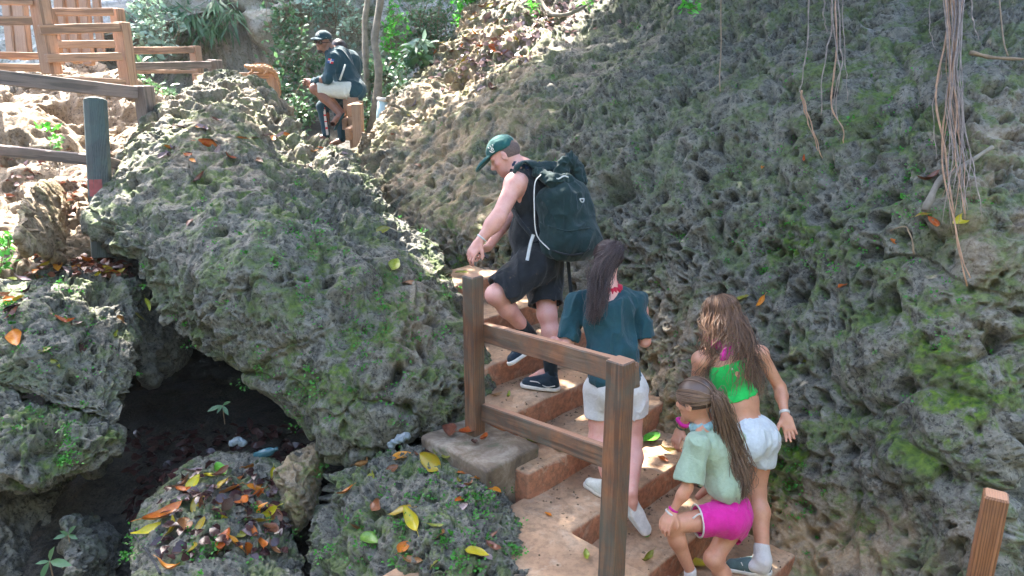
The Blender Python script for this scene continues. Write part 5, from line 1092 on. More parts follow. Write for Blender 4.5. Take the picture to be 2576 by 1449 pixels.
# ---- seated man and his companion
def seated():
    d = 9.0; F_ = unit([-.97, -.05, 0]); rt = np.cross(F_, [0, 0, 1.]); R = [F_, rt, [0, 0, 1]]
    hip = J(884, 226, 9.02); o = person(hip-[0, 0, .10], 'man in sunglasses, cap and dark jersey sitting on the far railing with hands clasped')
    hd = J(814, 106, d-.02); nk = J(833, 128, d+.02); ch = J(856, 160, d+.02); wa = J(876, 200, d+.03)
    shL = J(838, 148, d-.14); shR = J(848, 146, d+.2); elL = J(824, 198, d-.22); wrL = J(784, 207, d-.12); elR = J(822, 200, d+.22); wrR = J(784, 205, d+.02)
    hpL = J(876, 228, d-.06); knL = J(792, 223, d-.14); anL = J(857, 288, d-.10); hpR = J(880, 224, d+.12); knR = J(803, 221, d+.22); anR = J(862, 285, d+.20); toL = J(843, 313, d-.12)
    S = SDF.around([hd, nk, ch, hip, knL, anL, toL, wrL, shR, knR], .20, .0075); hf = unit([-.45, -.88, -.10]); head(S, hd, hf, [.12, .0, 1.], 1.02, nk, .052)
    S.ell(ch, [.115, .175, .19], R, .05); S.cone(nk, ch, .07, .10, .05); S.cone(ch, wa, .13, .12, .05, flat=rt, ff=.8); S.ell(hip, [.12, .16, .12], R, .05)
    for a, b, c in ((shL, elL, wrL), (shR, elR, wrR)): S.cone(nk, a, .045, .05, .04); arm(S, a, b, c, .98)
    hand(S, wrL, unit(J(770, 208, d-.05)-wrL), [.2, 1, 0], 1, 1., .9); hand(S, wrR, unit(J(769, 206, d-.03)-wrR), [0, -1, 0], -1, 1., .9)
    leg(S, hpL, knL, anL, 1.0, [.6, 0, -.5]); leg(S, hpR, knR, anR, 1.0, [.6, 0, -.5]); foot(S, anL, toL, 1.1); foot(S, anR, toL+rt*.3*-1, 1.0)
    S.mesh('body', M['skin_brown'], o)
    S = SDF.around([nk, ch, wa, hip, shL, shR, elL, wrL, elR], .2, .0075); S.ell(ch, [.135, .195, .20], R, .05); S.cone(nk-[0, 0, .02], ch, .075, .12, .05); S.cone(ch, hip, .15, .15, .06); S.ell(hip-F_*.05, [.12, .19, .12], R, .06); S.cut(hip+F_*.10, unit(F_-np.array([0, 0, 1.3])))
    for a, b, c in ((shL, elL, wrL), (shR, elR, wrR)): S.cone(nk-[0, 0, .02], a, .055, .065, .05); S.cone(a, b, .070, .058, .04); S.cone(b, c+(b-c)*.12, .056, .038, .03)
    S.mesh('jersey', M['navy_d'], o, folds(.007, .09, 91), relax=2)
    S = SDF.around([hpL, hpR, knL, knR], .2, .0075); S.ell(hip, [.135, .175, .125], R, .05)
    for a, b in ((hpL, knL), (hpR, knR)):
        dd = unit(b-a); e = a+(b-a)*.93; S.cone(a, e+dd*.05, .105, .088, .04); g = S.grid(); S.D = np.maximum(S.D, ((g-e)@dd).astype(np.float32)); S.cone(e-dd*.04, e+dd*.06, .072, .078, .005, '-')
    S.cut(hip+[0, 0, .10], [.2, 0, 1.]); S.mesh('shorts', M['beige'], o, folds(.006, .07, 93), relax=2)
    f, u, r = frame3(hf, [.12, 0, 1.])
    S = SDF.around([hd], .17, .006); S.ell(hd-.02*f+.02*u, [.097, .081, .092], [f, r, u], .01); S.cut(hd+f*.0, f); S.cut(hd-u*.05, -u); S.mesh('hair', M['hair_dk'], o)
    S = SDF.around([hd+f*.085-u*.085], .08, .005); S.ell(hd+f*.066-u*.092, [.036, .038, .03], [f, r, u], .01); S.cut(hd-u*.078+f*.08, u); S.mesh('beard', M['hair_dk'], o)
    cc = hd+u*.055; S = SDF.around([hd], .2, .006); S.ell(cc, [.110, .094, .085], [f, r, u], .01); S.cut(cc-u*.012, -u); cp = S.mesh('cap', M['navy_d'], o)
    S = SDF.around([hd], .3, .006); bc = cc+f*.11-u*.014; S.ell(bc, [.085, .078, .022], [f, r, u], .01); S.cut(bc-u*.006, -u); S.mesh('brim', M['navy_d'], cp)
    m = MB(); lo = cc+f*.098+u*.028; m.tube([lo+.020*(math.cos(a)*r+math.sin(a)*u) for a in np.linspace(0, 6.28, 12)], .006, 6); m.tube([lo-u*.012, lo+u*.012], .012, 6); lo2 = cc-r*.08+f*.05+u*.01; m.tube([lo2, lo2-f*.03-u*.02, lo2-f*.05+u*.01], .006, 5); m.build('emblem', M['rub_w'], cp, True)
    gl = MB()
    for e in (-1, 1):
        c_ = hd+f*.100+r*e*.033+u*.006; gl.box(c_, [r, f, u], [.028, .006, .019], .008); gl.tube([c_+r*e*.026, hd+r*e*.088-f*.01+u*.006], .0035, 5)
    gl.tube([hd+f*.108-r*.012+u*.012, hd+f*.108+r*.012+u*.012], .004, 5); gl.build('sunglasses', M['frames'], o)
    # white side panels, flag patch, watch, sandal
    def patch(name, mat, c, ax_u, ax_v, hu_, hv_, par=o, t=.003):
        n_ = np.cross(ax_u, ax_v); return MB().box(c, [ax_u, ax_v, n_], [hu_, hv_, t], .001).build(name, mat, par)
    yv = np.array([0, -1., 0]); R90 = unit([.42, 0, .9]); sdv = unit(np.cross(R90, yv))
    def surf(x, y, pts, off=.004):
        """distance towards the camera of the jersey in front of a pixel"""
        return J(x, y, pts-off)
    m = MB(); m.add([J(871, 163, 8.79), J(867, 161, 8.79), J(852, 201, 8.80), J(857, 203, 8.80), J(869.5, 163, 8.83), J(868, 162, 8.83), J(853, 201, 8.84), J(856, 202, 8.84)], [[0, 1, 2, 3], [7, 6, 5, 4], [0, 4, 5, 1], [1, 5, 6, 2], [2, 6, 7, 3], [3, 7, 4, 0]]); m.build('side_panel', M['beige'], o, True)
    ua = unit(elL-shL); c0 = shL+(elL-shL)*.28; nr = unit(np.array([.0, -1., .1])-ua*(np.array([.0, -1., .1])@ua)); vr = np.cross(ua, nr); c0 = c0+nr*.067
    for (a, b, mt) in ((-1, -1, 'flag_blue'), (1, 1, 'flag_blue'), (-1, 1, 'flag_red'), (1, -1, 'flag_red')): patch('flag_quarter', M[mt], c0+ua*a*.018+vr*b*.020, ua, vr, .013, .015)
    patch('flag_cross', M['rub_w'], c0, ua, vr, .005, .035, t=.0032); patch('flag_cross', M['rub_w'], c0+nr*.001, ua, vr, .031, .005, t=.0036)
    band(o, 'watch', M['rub_w'], wrL+(elL-wrL)*.10, wrL-elL, .034, .006, .012)
    sd2 = unit(toL-anL); S = SDF.around([anL, toL], .12, .006); un = unit(np.cross(sd2, [0, 1., 0])); un = un if un[0] > 0 else -un
    S.chain([anL+un*.028+sd2*-.0, toL+un*.0+un*.028+sd2*.03], [.042, .045], .01, flat=un, ff=3.2); S.chain([anL+sd2*.075-un*.01+[0, .045, 0], anL+sd2*.075-un*.034, anL+sd2*.075-un*.01-[0, .045, 0]], [.016, .016, .016], .01); S.mesh('sandal', M['teal'], o)
    # companion
    q = J(862, 250, 9.45); c2 = person(q-[0, 0, .12], 'person in dark tracksuit trousers sitting just behind the man in sunglasses', None)
    hd = J(853, 124, 9.55); nk = J(866, 140, 9.55); ch = J(880, 165, 9.6); hip = J(870, 238, 9.55); kn = J(812, 268, 9.40); an = J(822, 342, 9.42); kn2 = J(850, 262, 9.6); an2 = J(862, 352, 9.6)
    S = SDF.around([hd, nk, ch, hip, kn, an, an2], .2, .0085); head(S, hd, unit([.5, .8, -.1]), [0, 0, 1.], 1., nk, .05); S.ell(ch, [.12, .17, .19], R, .05); S.cone(ch, hip, .13, .13, .06); leg(S, hip, kn, an, .9, [.5, 0, 0]); leg(S, hip+[0, .12, 0], kn2, an2, .9, [.5, 0, 0]); foot(S, an, an+np.array([-.14, -.03, -.05])); foot(S, an2, an2+np.array([-.14, -.03, -.05])); S.mesh('body', M['skin_brown'], c2)
    S = SDF.around([hd], .17, .007); S.ell(hd+[0, -.01, .01], [.115, .115, .12], None, .01); S.cut(hd-[0, 0, .06], [0, 0, -1.]); S.mesh('hair', M['hair_dk'], c2)
    S = SDF.around([ch, hip], .25, .0085); S.ell(ch, [.135, .185, .20], R, .05); S.cone(ch, hip, .145, .145, .06); S.mesh('jersey', M['navy_d'], c2, folds(.006, .09, 95))
    S = SDF.around([hip, kn, an, kn2, an2], .16, .0075)
    for a, b, c in ((hip, kn, an), (hip+[0, .12, 0], kn2, an2)): S.cone(a, b, .10, .072, .04); S.cone(b, c+[0, 0, .02], .072, .050, .03)
    tr = S.mesh('trousers', M['navy_d'], c2, folds(.005, .07, 97), relax=2)
    for i, y in enumerate(range(276, 340, 4)): 
        p = kn+(an-kn)*((y-270)/72.); p = p+unit(CAM-p)*.068+np.array([.012, 0, 0]); MB().box(p, np.eye(3), [.014, .005, .014 if i % 3 else .02], .003).build('stripe_mark', M['rub_w'] if i % 4 else M['flag_red'], tr)
M['navy_d'] = cloth('dark_navy_jersey', (.010, .040, .055), (.014, .055, .072)); M['frames'] = flat_mat('dark_plastic', (.025, .012, .01), .2, .2); M['flag_blue'] = flat_mat('flag_blue', (.02, .06, .25)); M['flag_red'] = flat_mat('flag_red', (.6, .03, .04))
seated()
# ------------------------------------------------------------------ fallen leaves, plants, roots and small things
LG = np.random.default_rng(77)
def ground_pt(x, y):
    r = U(x, y, 1.)-CAM; P = CAM+r*np.arange(2.5, 9, .03)[:, None]; below = P[:, 2] < terrain(P[:, 0], P[:, 1]); i = int(np.argmax(below)) if below.any() else 80
    return P[i], np.array([0, 0, 1.])
def leafm(name, a, b, edge=None, rough=.35):
    n = NT(name); q = n.noise(9, 4, .65); r = n.N.new('ShaderNodeObjectInfo').outputs['Random']; c = n.mix(n.ramp(q, [(.35, 0.), (.65, 1.)]), a, b); c = n.mix(n.ramp(n.noise(70, 3, .7), [(.56, 0.), (.66, .7)]), c, edge or tuple(x*.35 for x in a))
    h = n.N.new('ShaderNodeHueSaturation'); n.set(h.inputs['Color'], c); n.set(h.inputs['Value'], n.math('ADD', n.math('MULTIPLY', r, .6), .7)); n.set(h.inputs['Hue'], n.math('ADD', n.math('MULTIPLY', r, .04), .48))
    m = n.out(h.outputs[0], rough); t = n.N.new('ShaderNodeBsdfTranslucent'); n.set(t.inputs[0], h.outputs[0]); x = n.N.new('ShaderNodeMixShader'); x.inputs[0].default_value = .18
    n.t.links.new(n.b.outputs[0], x.inputs[1]); n.t.links.new(t.outputs[0], x.inputs[2]); n.t.links.new(x.outputs[0], n.N['Material Output'].inputs[0]); return m
LM = {'orange': leafm('orange_leaf', (.50, .12, .012), (.60, .22, .02)), 'yellow': leafm('yellow_leaf', (.52, .36, .015), (.42, .37, .03)), 'olive': leafm('olive_leaf', (.20, .20, .012), (.28, .30, .03)),
      'brown': leafm('brown_leaf', (.16, .055, .02), (.28, .12, .05)), 'dark': leafm('dark_brown_leaf', (.045, .02, .018), (.10, .05, .04), rough=.25), 'mauve': leafm('greyish_mauve_leaf', (.26, .18, .19), (.38, .27, .26), rough=.25),
      'green': leafm('green_leaf', (.08, .26, .02), (.16, .40, .05))}
CN = {'orange': 'orange', 'yellow': 'yellow', 'olive': 'olive yellow', 'brown': 'brown', 'dark': 'dark brown', 'mauve': 'greyish mauve', 'green': 'green'}
def leaf_mesh(k, broad, curl, twist):
    """one leaf blade with mid rib, thickness and curl; unit length"""
    nl, nw = 13, 7; g = np.random.default_rng(k); V = []
    for i in range(nl):
        t = i/(nl-1); hw = broad*.5*(math.sin(math.pi*t**.85)**.75)*(1+.06*math.sin(9*t+k))*(1 if t < .8 else 1.0)+.004
        for j in range(nw):
            s = (j/(nw-1))*2-1; z = curl*(t-.5)**2*1.6+abs(s)**1.3*hw*.55*(.6+curl)+.02*math.sin(t*11+s*2+k)*abs(s); z += twist*s*hw*(t-.4)
            V.append((t-.5, s*hw*(1-.15*curl), z))
    V = np.array(V); I = np.arange(nl*nw).reshape(nl, nw); F = np.stack([I[:-1, :-1], I[1:, :-1], I[1:, 1:], I[:-1, 1:]], -1).reshape(-1, 4); n0 = len(V)
    V = np.concatenate([V, V-np.array([0, 0, .006])]); Fb = F[:, ::-1]+n0; F = F.tolist()+Fb.tolist()
    per = list(I[0, :-1])+list(I[:-1, -1])+list(I[-1, :0:-1])+list(I[:0:-1, 0])
    for a, b in zip(per, per[1:]+per[:1]): F.append([a, a+n0, b+n0, b])
    st = tube_geo([(-.5, 0, .4*curl), (-.60, .01, .4*curl+.02), (-.72, .03, .45*curl)], .008, 5); F += (np.array([f+[0]*(0) for f in st[1] if len(f) == 4])+len(V)).tolist(); V = np.concatenate([V, st[0]])
    return V, F
LMESH = {}
for cn in LM:
    LMESH[cn] = []
    for k, (br, cu, tw) in enumerate(((.52, .15, .3), (.42, .5, .6), (.62, .1, -.3), (.34, .8, .9), (.48, -.2, .5))):
        V, F = leaf_mesh(k+3, br, cu, tw); LMESH[cn].append(mk_mesh(cn+'_leaf', V, F, LM[cn], True))
NLEAF = [0]
def leaf(p, n, size, col, label, group=None, var=None, tilt=.35, name='fallen_leaf'):
    v = int(LG.integers(5)) if var is None else var
    o = bpy.data.objects.new(name, LMESH[col][v]); COL.objects.link(o); NLEAF[0] += 1
    n = unit(np.asarray(n)*.6+np.array([0, 0, .6])+tilt*LG.normal(size=3)); d = LG.normal(size=3); d = unit(d-n*(d@n)); s = np.cross(n, d)
    mt = Matrix(((d[0], s[0], n[0]), (d[1], s[1], n[1]), (d[2], s[2], n[2]))).to_4x4(); p = np.asarray(p)+n*.012*size/.12
    mt.translation = Vector(p); o.matrix_world = mt @ Matrix.Scale(size, 4)
    tag(o, label, 'leaf', group); return o
def surf_at(key, x, y):
    if key == 'ground': return ground_pt(x, y)
    return on_rock(key, x, y)
# (surface, x, y, size, colour, words)
for key, x, y, s, c, w_ in [
    ('boulder', 522, 368, .20, 'orange', 'bright orange leaf lying across the crest of the big boulder'), ('boulder', 545, 385, .13, 'mauve', 'pale shiny leaf touching the bright orange one on the boulder'), ('boulder', 432, 395, .14, 'mauve', 'pale leaf with a yellow tip left of the orange leaf on the boulder'),
    ('boulder', 505, 455, .15, 'brown', 'curled brown leaf hanging below the orange leaf on the boulder'), ('boulder', 785, 385, .14, 'brown', 'folded brown leaf near the right shoulder of the boulder'), ('boulder', 808, 376, .10, 'orange', 'red orange leaf standing beside the folded brown leaf on the boulder'),
    ('boulder', 575, 398, .10, 'orange', 'dark leaf with an orange edge right of the pale leaf on the boulder'), ('boulder', 962, 580, .13, 'olive', 'round yellow green leaf on the sunlit right flank of the boulder'), ('boulder', 998, 595, .13, 'olive', 'pointed green yellow leaf right of the round one on the boulder flank'),
    ('boulder', 992, 668, .14, 'olive', 'green leaf below the pair on the right flank of the boulder'), ('boulder', 1030, 715, .12, 'brown', 'small pink brown leaf low on the right flank of the boulder'), ('boulder', 480, 560, .10, 'brown', 'narrow reddish leaf in a cleft at the left of the boulder face'), ('boulder', 537, 505, .10, 'mauve', 'pale leaf above the bluish patch of the boulder face'),
    ('boulder', 455, 268, .08, 'orange', 'tiny orange leaf near the boulder peak'), ('boulder', 445, 300, .10, 'brown', 'pale brown leaf left of the boulder peak'), ('boulder', 545, 305, .11, 'brown', 'pale brown leaf just below the boulder peak'), ('boulder', 640, 235, .09, 'yellow', 'yellow leaf on the knob behind the boulder peak'), ('boulder', 720, 340, .09, 'orange', 'orange red leaf on the lit back ridge of the boulder'),
    ('boulder', 350, 800, .11, 'olive', 'olive leaf stuck at the left underside of the boulder'), ('boulder', 700, 345, .12, 'mauve', 'pale leaf on the lit back ridge of the boulder'),
    ('wall', 1168, 95, .12, 'yellow', 'yellow leaf on the sunlit slope at the outline of the rock wall'), ('wall', 1110, 112, .11, 'yellow', 'yellow leaf lower down the outline of the rock wall'), ('wall', 1262, 25, .12, 'yellow', 'yellow leaf near the top edge of the picture on the lit slope'), ('wall', 1240, 230, .22, 'brown', 'large curled brown leaf alone on the upper rock wall'), ('wall', 1212, 222, .12, 'mauve', 'thin curled leaf left of the large curled leaf on the rock wall'),
    ('wall', 1312, 148, .12, 'orange', 'orange brown leaf standing in a hollow of the upper rock wall'), ('wall', 1328, 155, .12, 'mauve', 'pale leaf beside the orange brown one in the upper hollow'), ('wall', 1098, 305, .11, 'olive', 'round olive leaf on the left flank of the rock wall'), ('wall', 1028, 290, .08, 'yellow', 'small yellow leaf at the left edge of the rock wall'), ('wall', 1045, 265, .11, 'mauve', 'pale folded leaf at the left edge of the rock wall'), ('wall', 1138, 243, .07, 'yellow', 'tiny yellow leaf above the round olive leaf on the rock wall'), ('wall', 988, 340, .08, 'orange', 'orange leaf low at the left edge of the rock wall'), ('wall', 1080, 120, .07, 'orange', 'tiny orange leaf at the outline of the rock wall'),
    ('wall', 1865, 758, .12, 'olive', 'upright yellow leaf on the rock wall above the long haired girl'), ('wall', 1912, 764, .11, 'orange', 'orange leaf lying flat right of the upright yellow leaf'), ('wall', 2020, 912, .08, 'olive', 'small yellow leaf on the rock wall right of the girl in green'), ('wall', 2360, 566, .11, 'orange', 'pink orange leaf caught below the hanging roots'), ('wall', 2412, 560, .14, 'yellow', 'long yellow orange leaf behind the hanging roots'), ('wall', 2328, 540, .10, 'yellow', 'small yellow leaf left of the hanging roots'),
    ('wall', 2338, 458, .14, 'brown', 'reddish brown leaf on the stick beside the hanging roots'), ('wall', 2245, 608, .05, 'orange', 'tiny pink leaf on the mossy rock wall'), ('wall', 2118, 718, .08, 'orange', 'small orange leaf at the middle of the rock wall'), ('wall', 2022, 405, .06, 'orange', 'tiny orange leaf below the left hanging root'), ('wall', 1920, 420, .05, 'orange', 'tiny orange leaf on the dark middle of the wall'), ('wall', 1050, 415, .09, 'brown', 'tan leaf on the brown left foot of the wall'),
    ('r7', 200, 682, .16, 'orange', 'bright orange leaf in the heap beside the boulder'), ('r7', 268, 683, .15, 'yellow', 'long yellow leaf at the right of the leaf heap'), ('r7', 318, 660, .13, 'olive', 'olive leaf at the right end of the leaf heap'), ('r7', 202, 735, .14, 'yellow', 'yellow leaf lying alone below the leaf heap'), ('r7', 165, 815, .14, 'orange', 'curled orange pink leaf on the jagged left rock'), ('r7', 40, 855, .15, 'orange', 'round orange brown leaf at the left edge of the jagged rock'), ('r7', 35, 795, .12, 'brown', 'red brown leaf above the round orange leaf at the left edge'), ('r7', 60, 690, .14, 'yellow', 'shiny yellow leaf at the left end of the heap'), ('r7', 345, 798, .11, 'olive', 'upright olive leaf beside the boulder foot'),
    ('r4', 415, 1310, .24, 'orange', 'largest orange leaf on the litter covered rock'), ('r4', 372, 1345, .17, 'yellow', 'large yellow leaf at the left of the litter covered rock'), ('r4', 672, 1300, .17, 'yellow', 'large olive yellow leaf at the right of the litter covered rock'), ('r4', 510, 1332, .14, 'yellow', 'yellow leaf in the middle of the litter covered rock'), ('r4', 578, 1332, .14, 'yellow', 'yellow leaf right of the middle of the litter covered rock'), ('r4', 598, 1352, .12, 'olive', 'olive leaf just below the right yellow leaf'), ('r4', 640, 1238, .13, 'orange', 'orange leaf at the upper right of the litter covered rock'), ('r4', 578, 1240, .14, 'orange', 'dark orange leaf above the middle of the litter covered rock'), ('r4', 525, 1250, .14, 'mauve', 'blue grey shiny leaf in the centre of the litter'),
    ('r4', 550, 1185, .13, 'green', 'large fresh green leaf at the top of the litter covered rock'), ('r4', 485, 1385, .13, 'yellow', 'yellow leaf at the lower middle of the litter covered rock'), ('r4', 655, 1370, .11, 'orange', 'oval orange leaf low at the right of the litter'), ('r4', 420, 1438, .14, 'orange', 'orange leaf at the bottom edge of the picture'), ('r4', 620, 1385, .12, 'orange', 'orange leaf left of the oval one near the bottom'),
    ('r3', 1040, 1310, .17, 'yellow', 'largest yellow leaf on the bottom centre rock'), ('r3', 1010, 1298, .17, 'yellow', 'yellow leaf under the largest one on the bottom centre rock'), ('r3', 1098, 1135, .15, 'olive', 'glossy olive leaf near the concrete block'), ('r3', 1085, 1162, .17, 'yellow', 'long yellow leaf below the glossy olive leaf'), ('r3', 1125, 1152, .15, 'olive', 'broad yellow green leaf right of the long yellow one'), ('r3', 1015, 1155, .15, 'orange', 'orange brown leaf at the top of the bottom centre rock'), ('r3', 1165, 1195, .13, 'orange', 'orange leaf standing below the concrete block'), ('r3', 1212, 1208, .12, 'orange', 'pink orange leaf right of the standing orange leaf'), ('r3', 1242, 1235, .11, 'orange', 'orange leaf at the right rim of the bottom centre rock'),
    ('r3', 925, 1170, .14, 'brown', 'upright brown leaf at the upper left of the bottom centre rock'), ('r3', 955, 1275, .14, 'brown', 'brown leaf on the left side of the bottom centre rock'), ('r3', 975, 1195, .11, 'green', 'light green leaf on the upper part of the bottom centre rock'), ('r3', 872, 1242, .11, 'orange', 'orange leaf at the left rim of the bottom centre rock'), ('r3', 930, 1360, .13, 'green', 'pale green leaf low on the bottom centre rock'), ('r3', 1017, 1380, .10, 'orange', 'round orange leaf low on the bottom centre rock'), ('r3', 1158, 1260, .10, 'orange', 'small orange leaf at the centre right of the bottom centre rock'), ('r3', 1200, 1400, .13, 'yellow', 'narrow yellow leaf low at the right of the bottom centre rock'), ('r3', 1240, 1385, .12, 'brown', 'reddish brown curled leaf at the lower right of the bottom centre rock'), ('r3', 905, 1340, .13, 'brown', 'dark curled leaf at the lower left of the bottom centre rock')]:
    p, n = surf_at(key, x, y); leaf(p, n, s, c, w_)
for x, y, k, s, c, w_ in [(1280, 1000, 0, .085, 'olive', 'olive leaf on the tread under the man in the cap'), (1248, 998, 0, .09, 'brown', 'thin brown leaf left of the olive leaf on the tread'), (1348, 1118, 1, .13, 'olive', 'oval olive leaf on the tread behind the lower rail'), (1402, 1128, 1, .09, 'green', 'small green leaf right of the oval leaf behind the rail'), (1640, 1108, 2, .17, 'green', 'long green leaf in the corner of a step by the rock wall'), (1682, 1140, 2, .13, 'yellow', 'curled yellow leaf on the lit tread by the girls'),
                          (1668, 1158, 2, .08, 'orange', 'small crumpled orange leaf on the lit tread'), (1591, 1162, 2, .08, 'olive', 'yellow green leaf right of the big post'), (1628, 1414, 3, .12, 'olive', 'yellow green leaf on the lowest visible tread'), (1475, 1402, 2, .08, 'olive', 'small pale leaf on the landing left of the big post'), (1378, 1296, 2, .05, 'orange', 'tiny bright orange leaf on the landing'), (1630, 1352, 3, .05, 'green', 'tiny green leaf on the tread right of the big post'), (1755, 1425, 4, .14, 'yellow', 'yellow leaf beside the shoe of the small girl'), (1160, 690, -3, .12, 'olive', 'green leaf on the top step between boulder and wall')]:
    leaf(Uz(x, y, zt(k)+.005), [0, 0, 1.], s, c, w_, tilt=.12)
for x, y, s, c, w_ in [(1130, 1088, .15, 'brown', 'long brown leaf at the back of the concrete block'), (1180, 1093, .17, 'orange', 'curled orange brown leaf in the middle of the concrete block'), (1218, 1108, .11, 'orange', 'crumpled reddish leaf at the right of the concrete block'), (1193, 1115, .08, 'dark', 'small dark leaf at the front of the concrete block')]:
    leaf(Uz(x, y, ZP+.008), [0, 0, 1.], s, c, w_, tilt=.12)
SEEN = set()
def scatter(key, poly, n, cols, size, where, group):
    c_ = np.array(poly, float); lo, hi = c_.min(0), c_.max(0); k = 0
    while k < n:
        x, y = LG.uniform(lo, hi); ins = False; j = len(c_)-1
        for i in range(len(c_)):
            if (c_[i, 1] > y) != (c_[j, 1] > y) and x < (c_[j, 0]-c_[i, 0])*(y-c_[i, 1])/(c_[j, 1]-c_[i, 1])+c_[i, 0]: ins = not ins
            j = i
        if not ins: continue
        p, n_ = surf_at(key, x, y); cl = cols[int(LG.integers(len(cols)))]; k += 1
        for _t in range(40):
            sz = LG.uniform(*size); vv = int(LG.integers(5)); q = (x-lo[0])/(hi[0]-lo[0]); r = (y-lo[1])/(hi[1]-lo[1])
            wd = ('large' if sz > size[0]+.66*(size[1]-size[0]) else 'small' if sz < size[0]+.33*(size[1]-size[0]) else 'medium')+' '+('broad', 'curled', 'rounded', 'narrow', 'cupped')[vv]
            sd_ = ('upper ' if r < .33 else 'lower ' if r > .66 else 'middle ')+('left' if q < .33 else 'right' if q > .66 else 'part')
            if (wd, cl, where, sd_) not in SEEN: break
            if _t > 15: cl = cols[int(LG.integers(len(cols)))]
        SEEN.add((wd, cl, where, sd_))
        leaf(p, n_, sz, cl, f'{wd} {CN[cl]} dead leaf {where}, {sd_}', f'dead leaves {where}', vv, tilt=.4)
scatter('r7', [(0, 640), (100, 640), (300, 660), (330, 690), (200, 705), (100, 690), (90, 760), (40, 800), (0, 790)], 48, ['brown', 'dark', 'mauve', 'orange', 'brown', 'yellow', 'mauve'], (.09, .15), 'in the heap on the jagged left rock', 0)
scatter('r4', [(450, 1200), (560, 1170), (700, 1200), (710, 1330), (680, 1400), (560, 1380), (400, 1330), (420, 1260)], 56, ['yellow', 'orange', 'brown', 'mauve', 'orange', 'yellow', 'brown'], (.09, .15), 'among the litter on the low rock', 0)
scatter('r3', [(900, 1200), (1050, 1110), (1200, 1190), (1280, 1300), (1300, 1430), (900, 1430)], 16, ['dark', 'brown', 'mauve', 'olive'], (.07, .12), 'scattered on the bottom centre rock', 0)
scatter('wall', [(1210, 10), (1290, 10), (1480, 20), (1400, 60), (1330, 90), (1290, 130), (1150, 210), (1100, 200), (1120, 160)], 52, ['mauve', 'mauve', 'brown', 'orange', 'yellow', 'brown', 'mauve'], (.09, .17), 'on the sunlit slope of the wall', 0)
scatter('boulder', [(420, 290), (540, 330), (700, 330), (850, 370), (900, 420), (760, 420), (560, 420), (400, 400)], 22, ['mauve', 'brown', 'orange', 'mauve'], (.07, .12), 'on the upper boulder', 0)
scatter('r7', [(20, 800), (300, 720), (320, 900), (150, 980), (10, 940)], 8, ['brown', 'dark', 'olive'], (.07, .12), 'on the face of the jagged rock', 0)
print('leaves', NLEAF[0])
def litter(name, label, pts, mat, size=(.08, .14), seed=1):
    g = np.random.default_rng(seed); P = np.array([p+np.array([0, 0, g.uniform(0, .03)]) for p in pts]); n = len(P); D = g.normal(size=(n, 3))*[1, 1, .25]; N_ = np.array([0, 0, 1.])+.5*g.normal(size=(n, 3))
    V, F = leaves_geo(P, D, N_, g.uniform(*size, n), g.uniform(.04, .07, n), .3); o = obj(name, V, F, mat, None, True); tag(o, label, 'leaf litter', None, 'stuff')
g = np.random.default_rng(3)
litter('leaf_litter', 'dark rotting leaf litter on the floor at the mouth of the hollow', [ground_pt(g.uniform(330, 800), g.uniform(1080, 1330))[0]+[0, 0, .02] for _ in range(420)], LM['dark'], seed=2)
litter('leaf_litter', 'brown litter on the low rock at the bottom left of centre', [on_rock('r4', g.uniform(400, 720), g.uniform(1180, 1420))[0] for _ in range(150)], LM['dark'], (.05, .1), seed=4)
litter('leaf_litter', 'pale dry litter heaped on the sunlit slope of the wall', [on_rock('wall', 1140+t*300+g.normal()*40, 190-t*170+g.normal()*22)[0] for t in g.random(330)], LM['mauve'], (.04, .10), seed=5)
litter('leaf_litter', 'shiny brown litter in the heap on the jagged left rock', [on_rock('r7', g.uniform(0, 330), g.uniform(640, 700))[0] for _ in range(170)], LM['brown'], (.05, .1), seed=6)
litter('leaf_litter', 'dry brown litter strewn over the rocky bank at the left', [on_rock('bank', g.uniform(0, 420), g.uniform(380, 560))[0] for _ in range(160)], LM['brown'], (.05, .1), seed=7)
# ---- tiny green plants dotted on the rocks
M['sprig'] = leaf_mat('sprig_green', (.03, .16, .012), (.07, .34, .03), .5, .3); M['leafy'] = leaf_mat('shrub_leaf', (.045, .13, .05), (.13, .25, .10), .4, .3); M['leafy_pale'] = leaf_mat('pale_leaf', (.16, .28, .19), (.33, .45, .33), .3, .25); M['leafy_lit'] = leaf_mat('bright_leaf', (.06, .35, .03), (.15, .55, .06), .4, .4); M['vine'] = flat_mat('vine_stem', (.22, .15, .09), .8, .3, 30)
def sprigs(key, label, spots, seed, leaf_=.014):
    g = np.random.default_rng(seed); P = []; D = []; N_ = []; L = []
    for (x, y, rx, ry, n) in spots:
        for _ in range(n):
            p, nn = on_rock(key, x+g.normal()*rx, y+g.normal()*ry); k = int(g.integers(8, 22)); r_ = g.uniform(.008, .035)
            for _ in range(k):
                q = p+nn*g.uniform(.003, .03)+g.normal(size=3)*r_*np.array([1, .8, .6]); P.append(q); D.append(unit(q-p+.4*g.normal(size=3)*.02+nn*.01)); N_.append(unit(nn+np.array([0, 0, .8])+.5*g.normal(size=3))); L.append(leaf_*g.uniform(.7, 1.5))
    P, D, N_, L = map(np.array, (P, D, N_, L)); V, F = leaves_geo(P, D, N_, L, L*.8, .1); o = obj('ground_cover', V, F, M['sprig'], None, True); tag(o, label, 'small plants', None, 'stuff')
sprigs('boulder', 'tiny bright green plants dotted over the big boulder', [(790, 570, 35, 12, 10), (760, 600, 30, 14, 8), (850, 830, 180, 140, 46), (900, 900, 130, 120, 30), (1000, 800, 90, 90, 12), (560, 620, 90, 60, 8), (700, 700, 150, 130, 18)], 11)
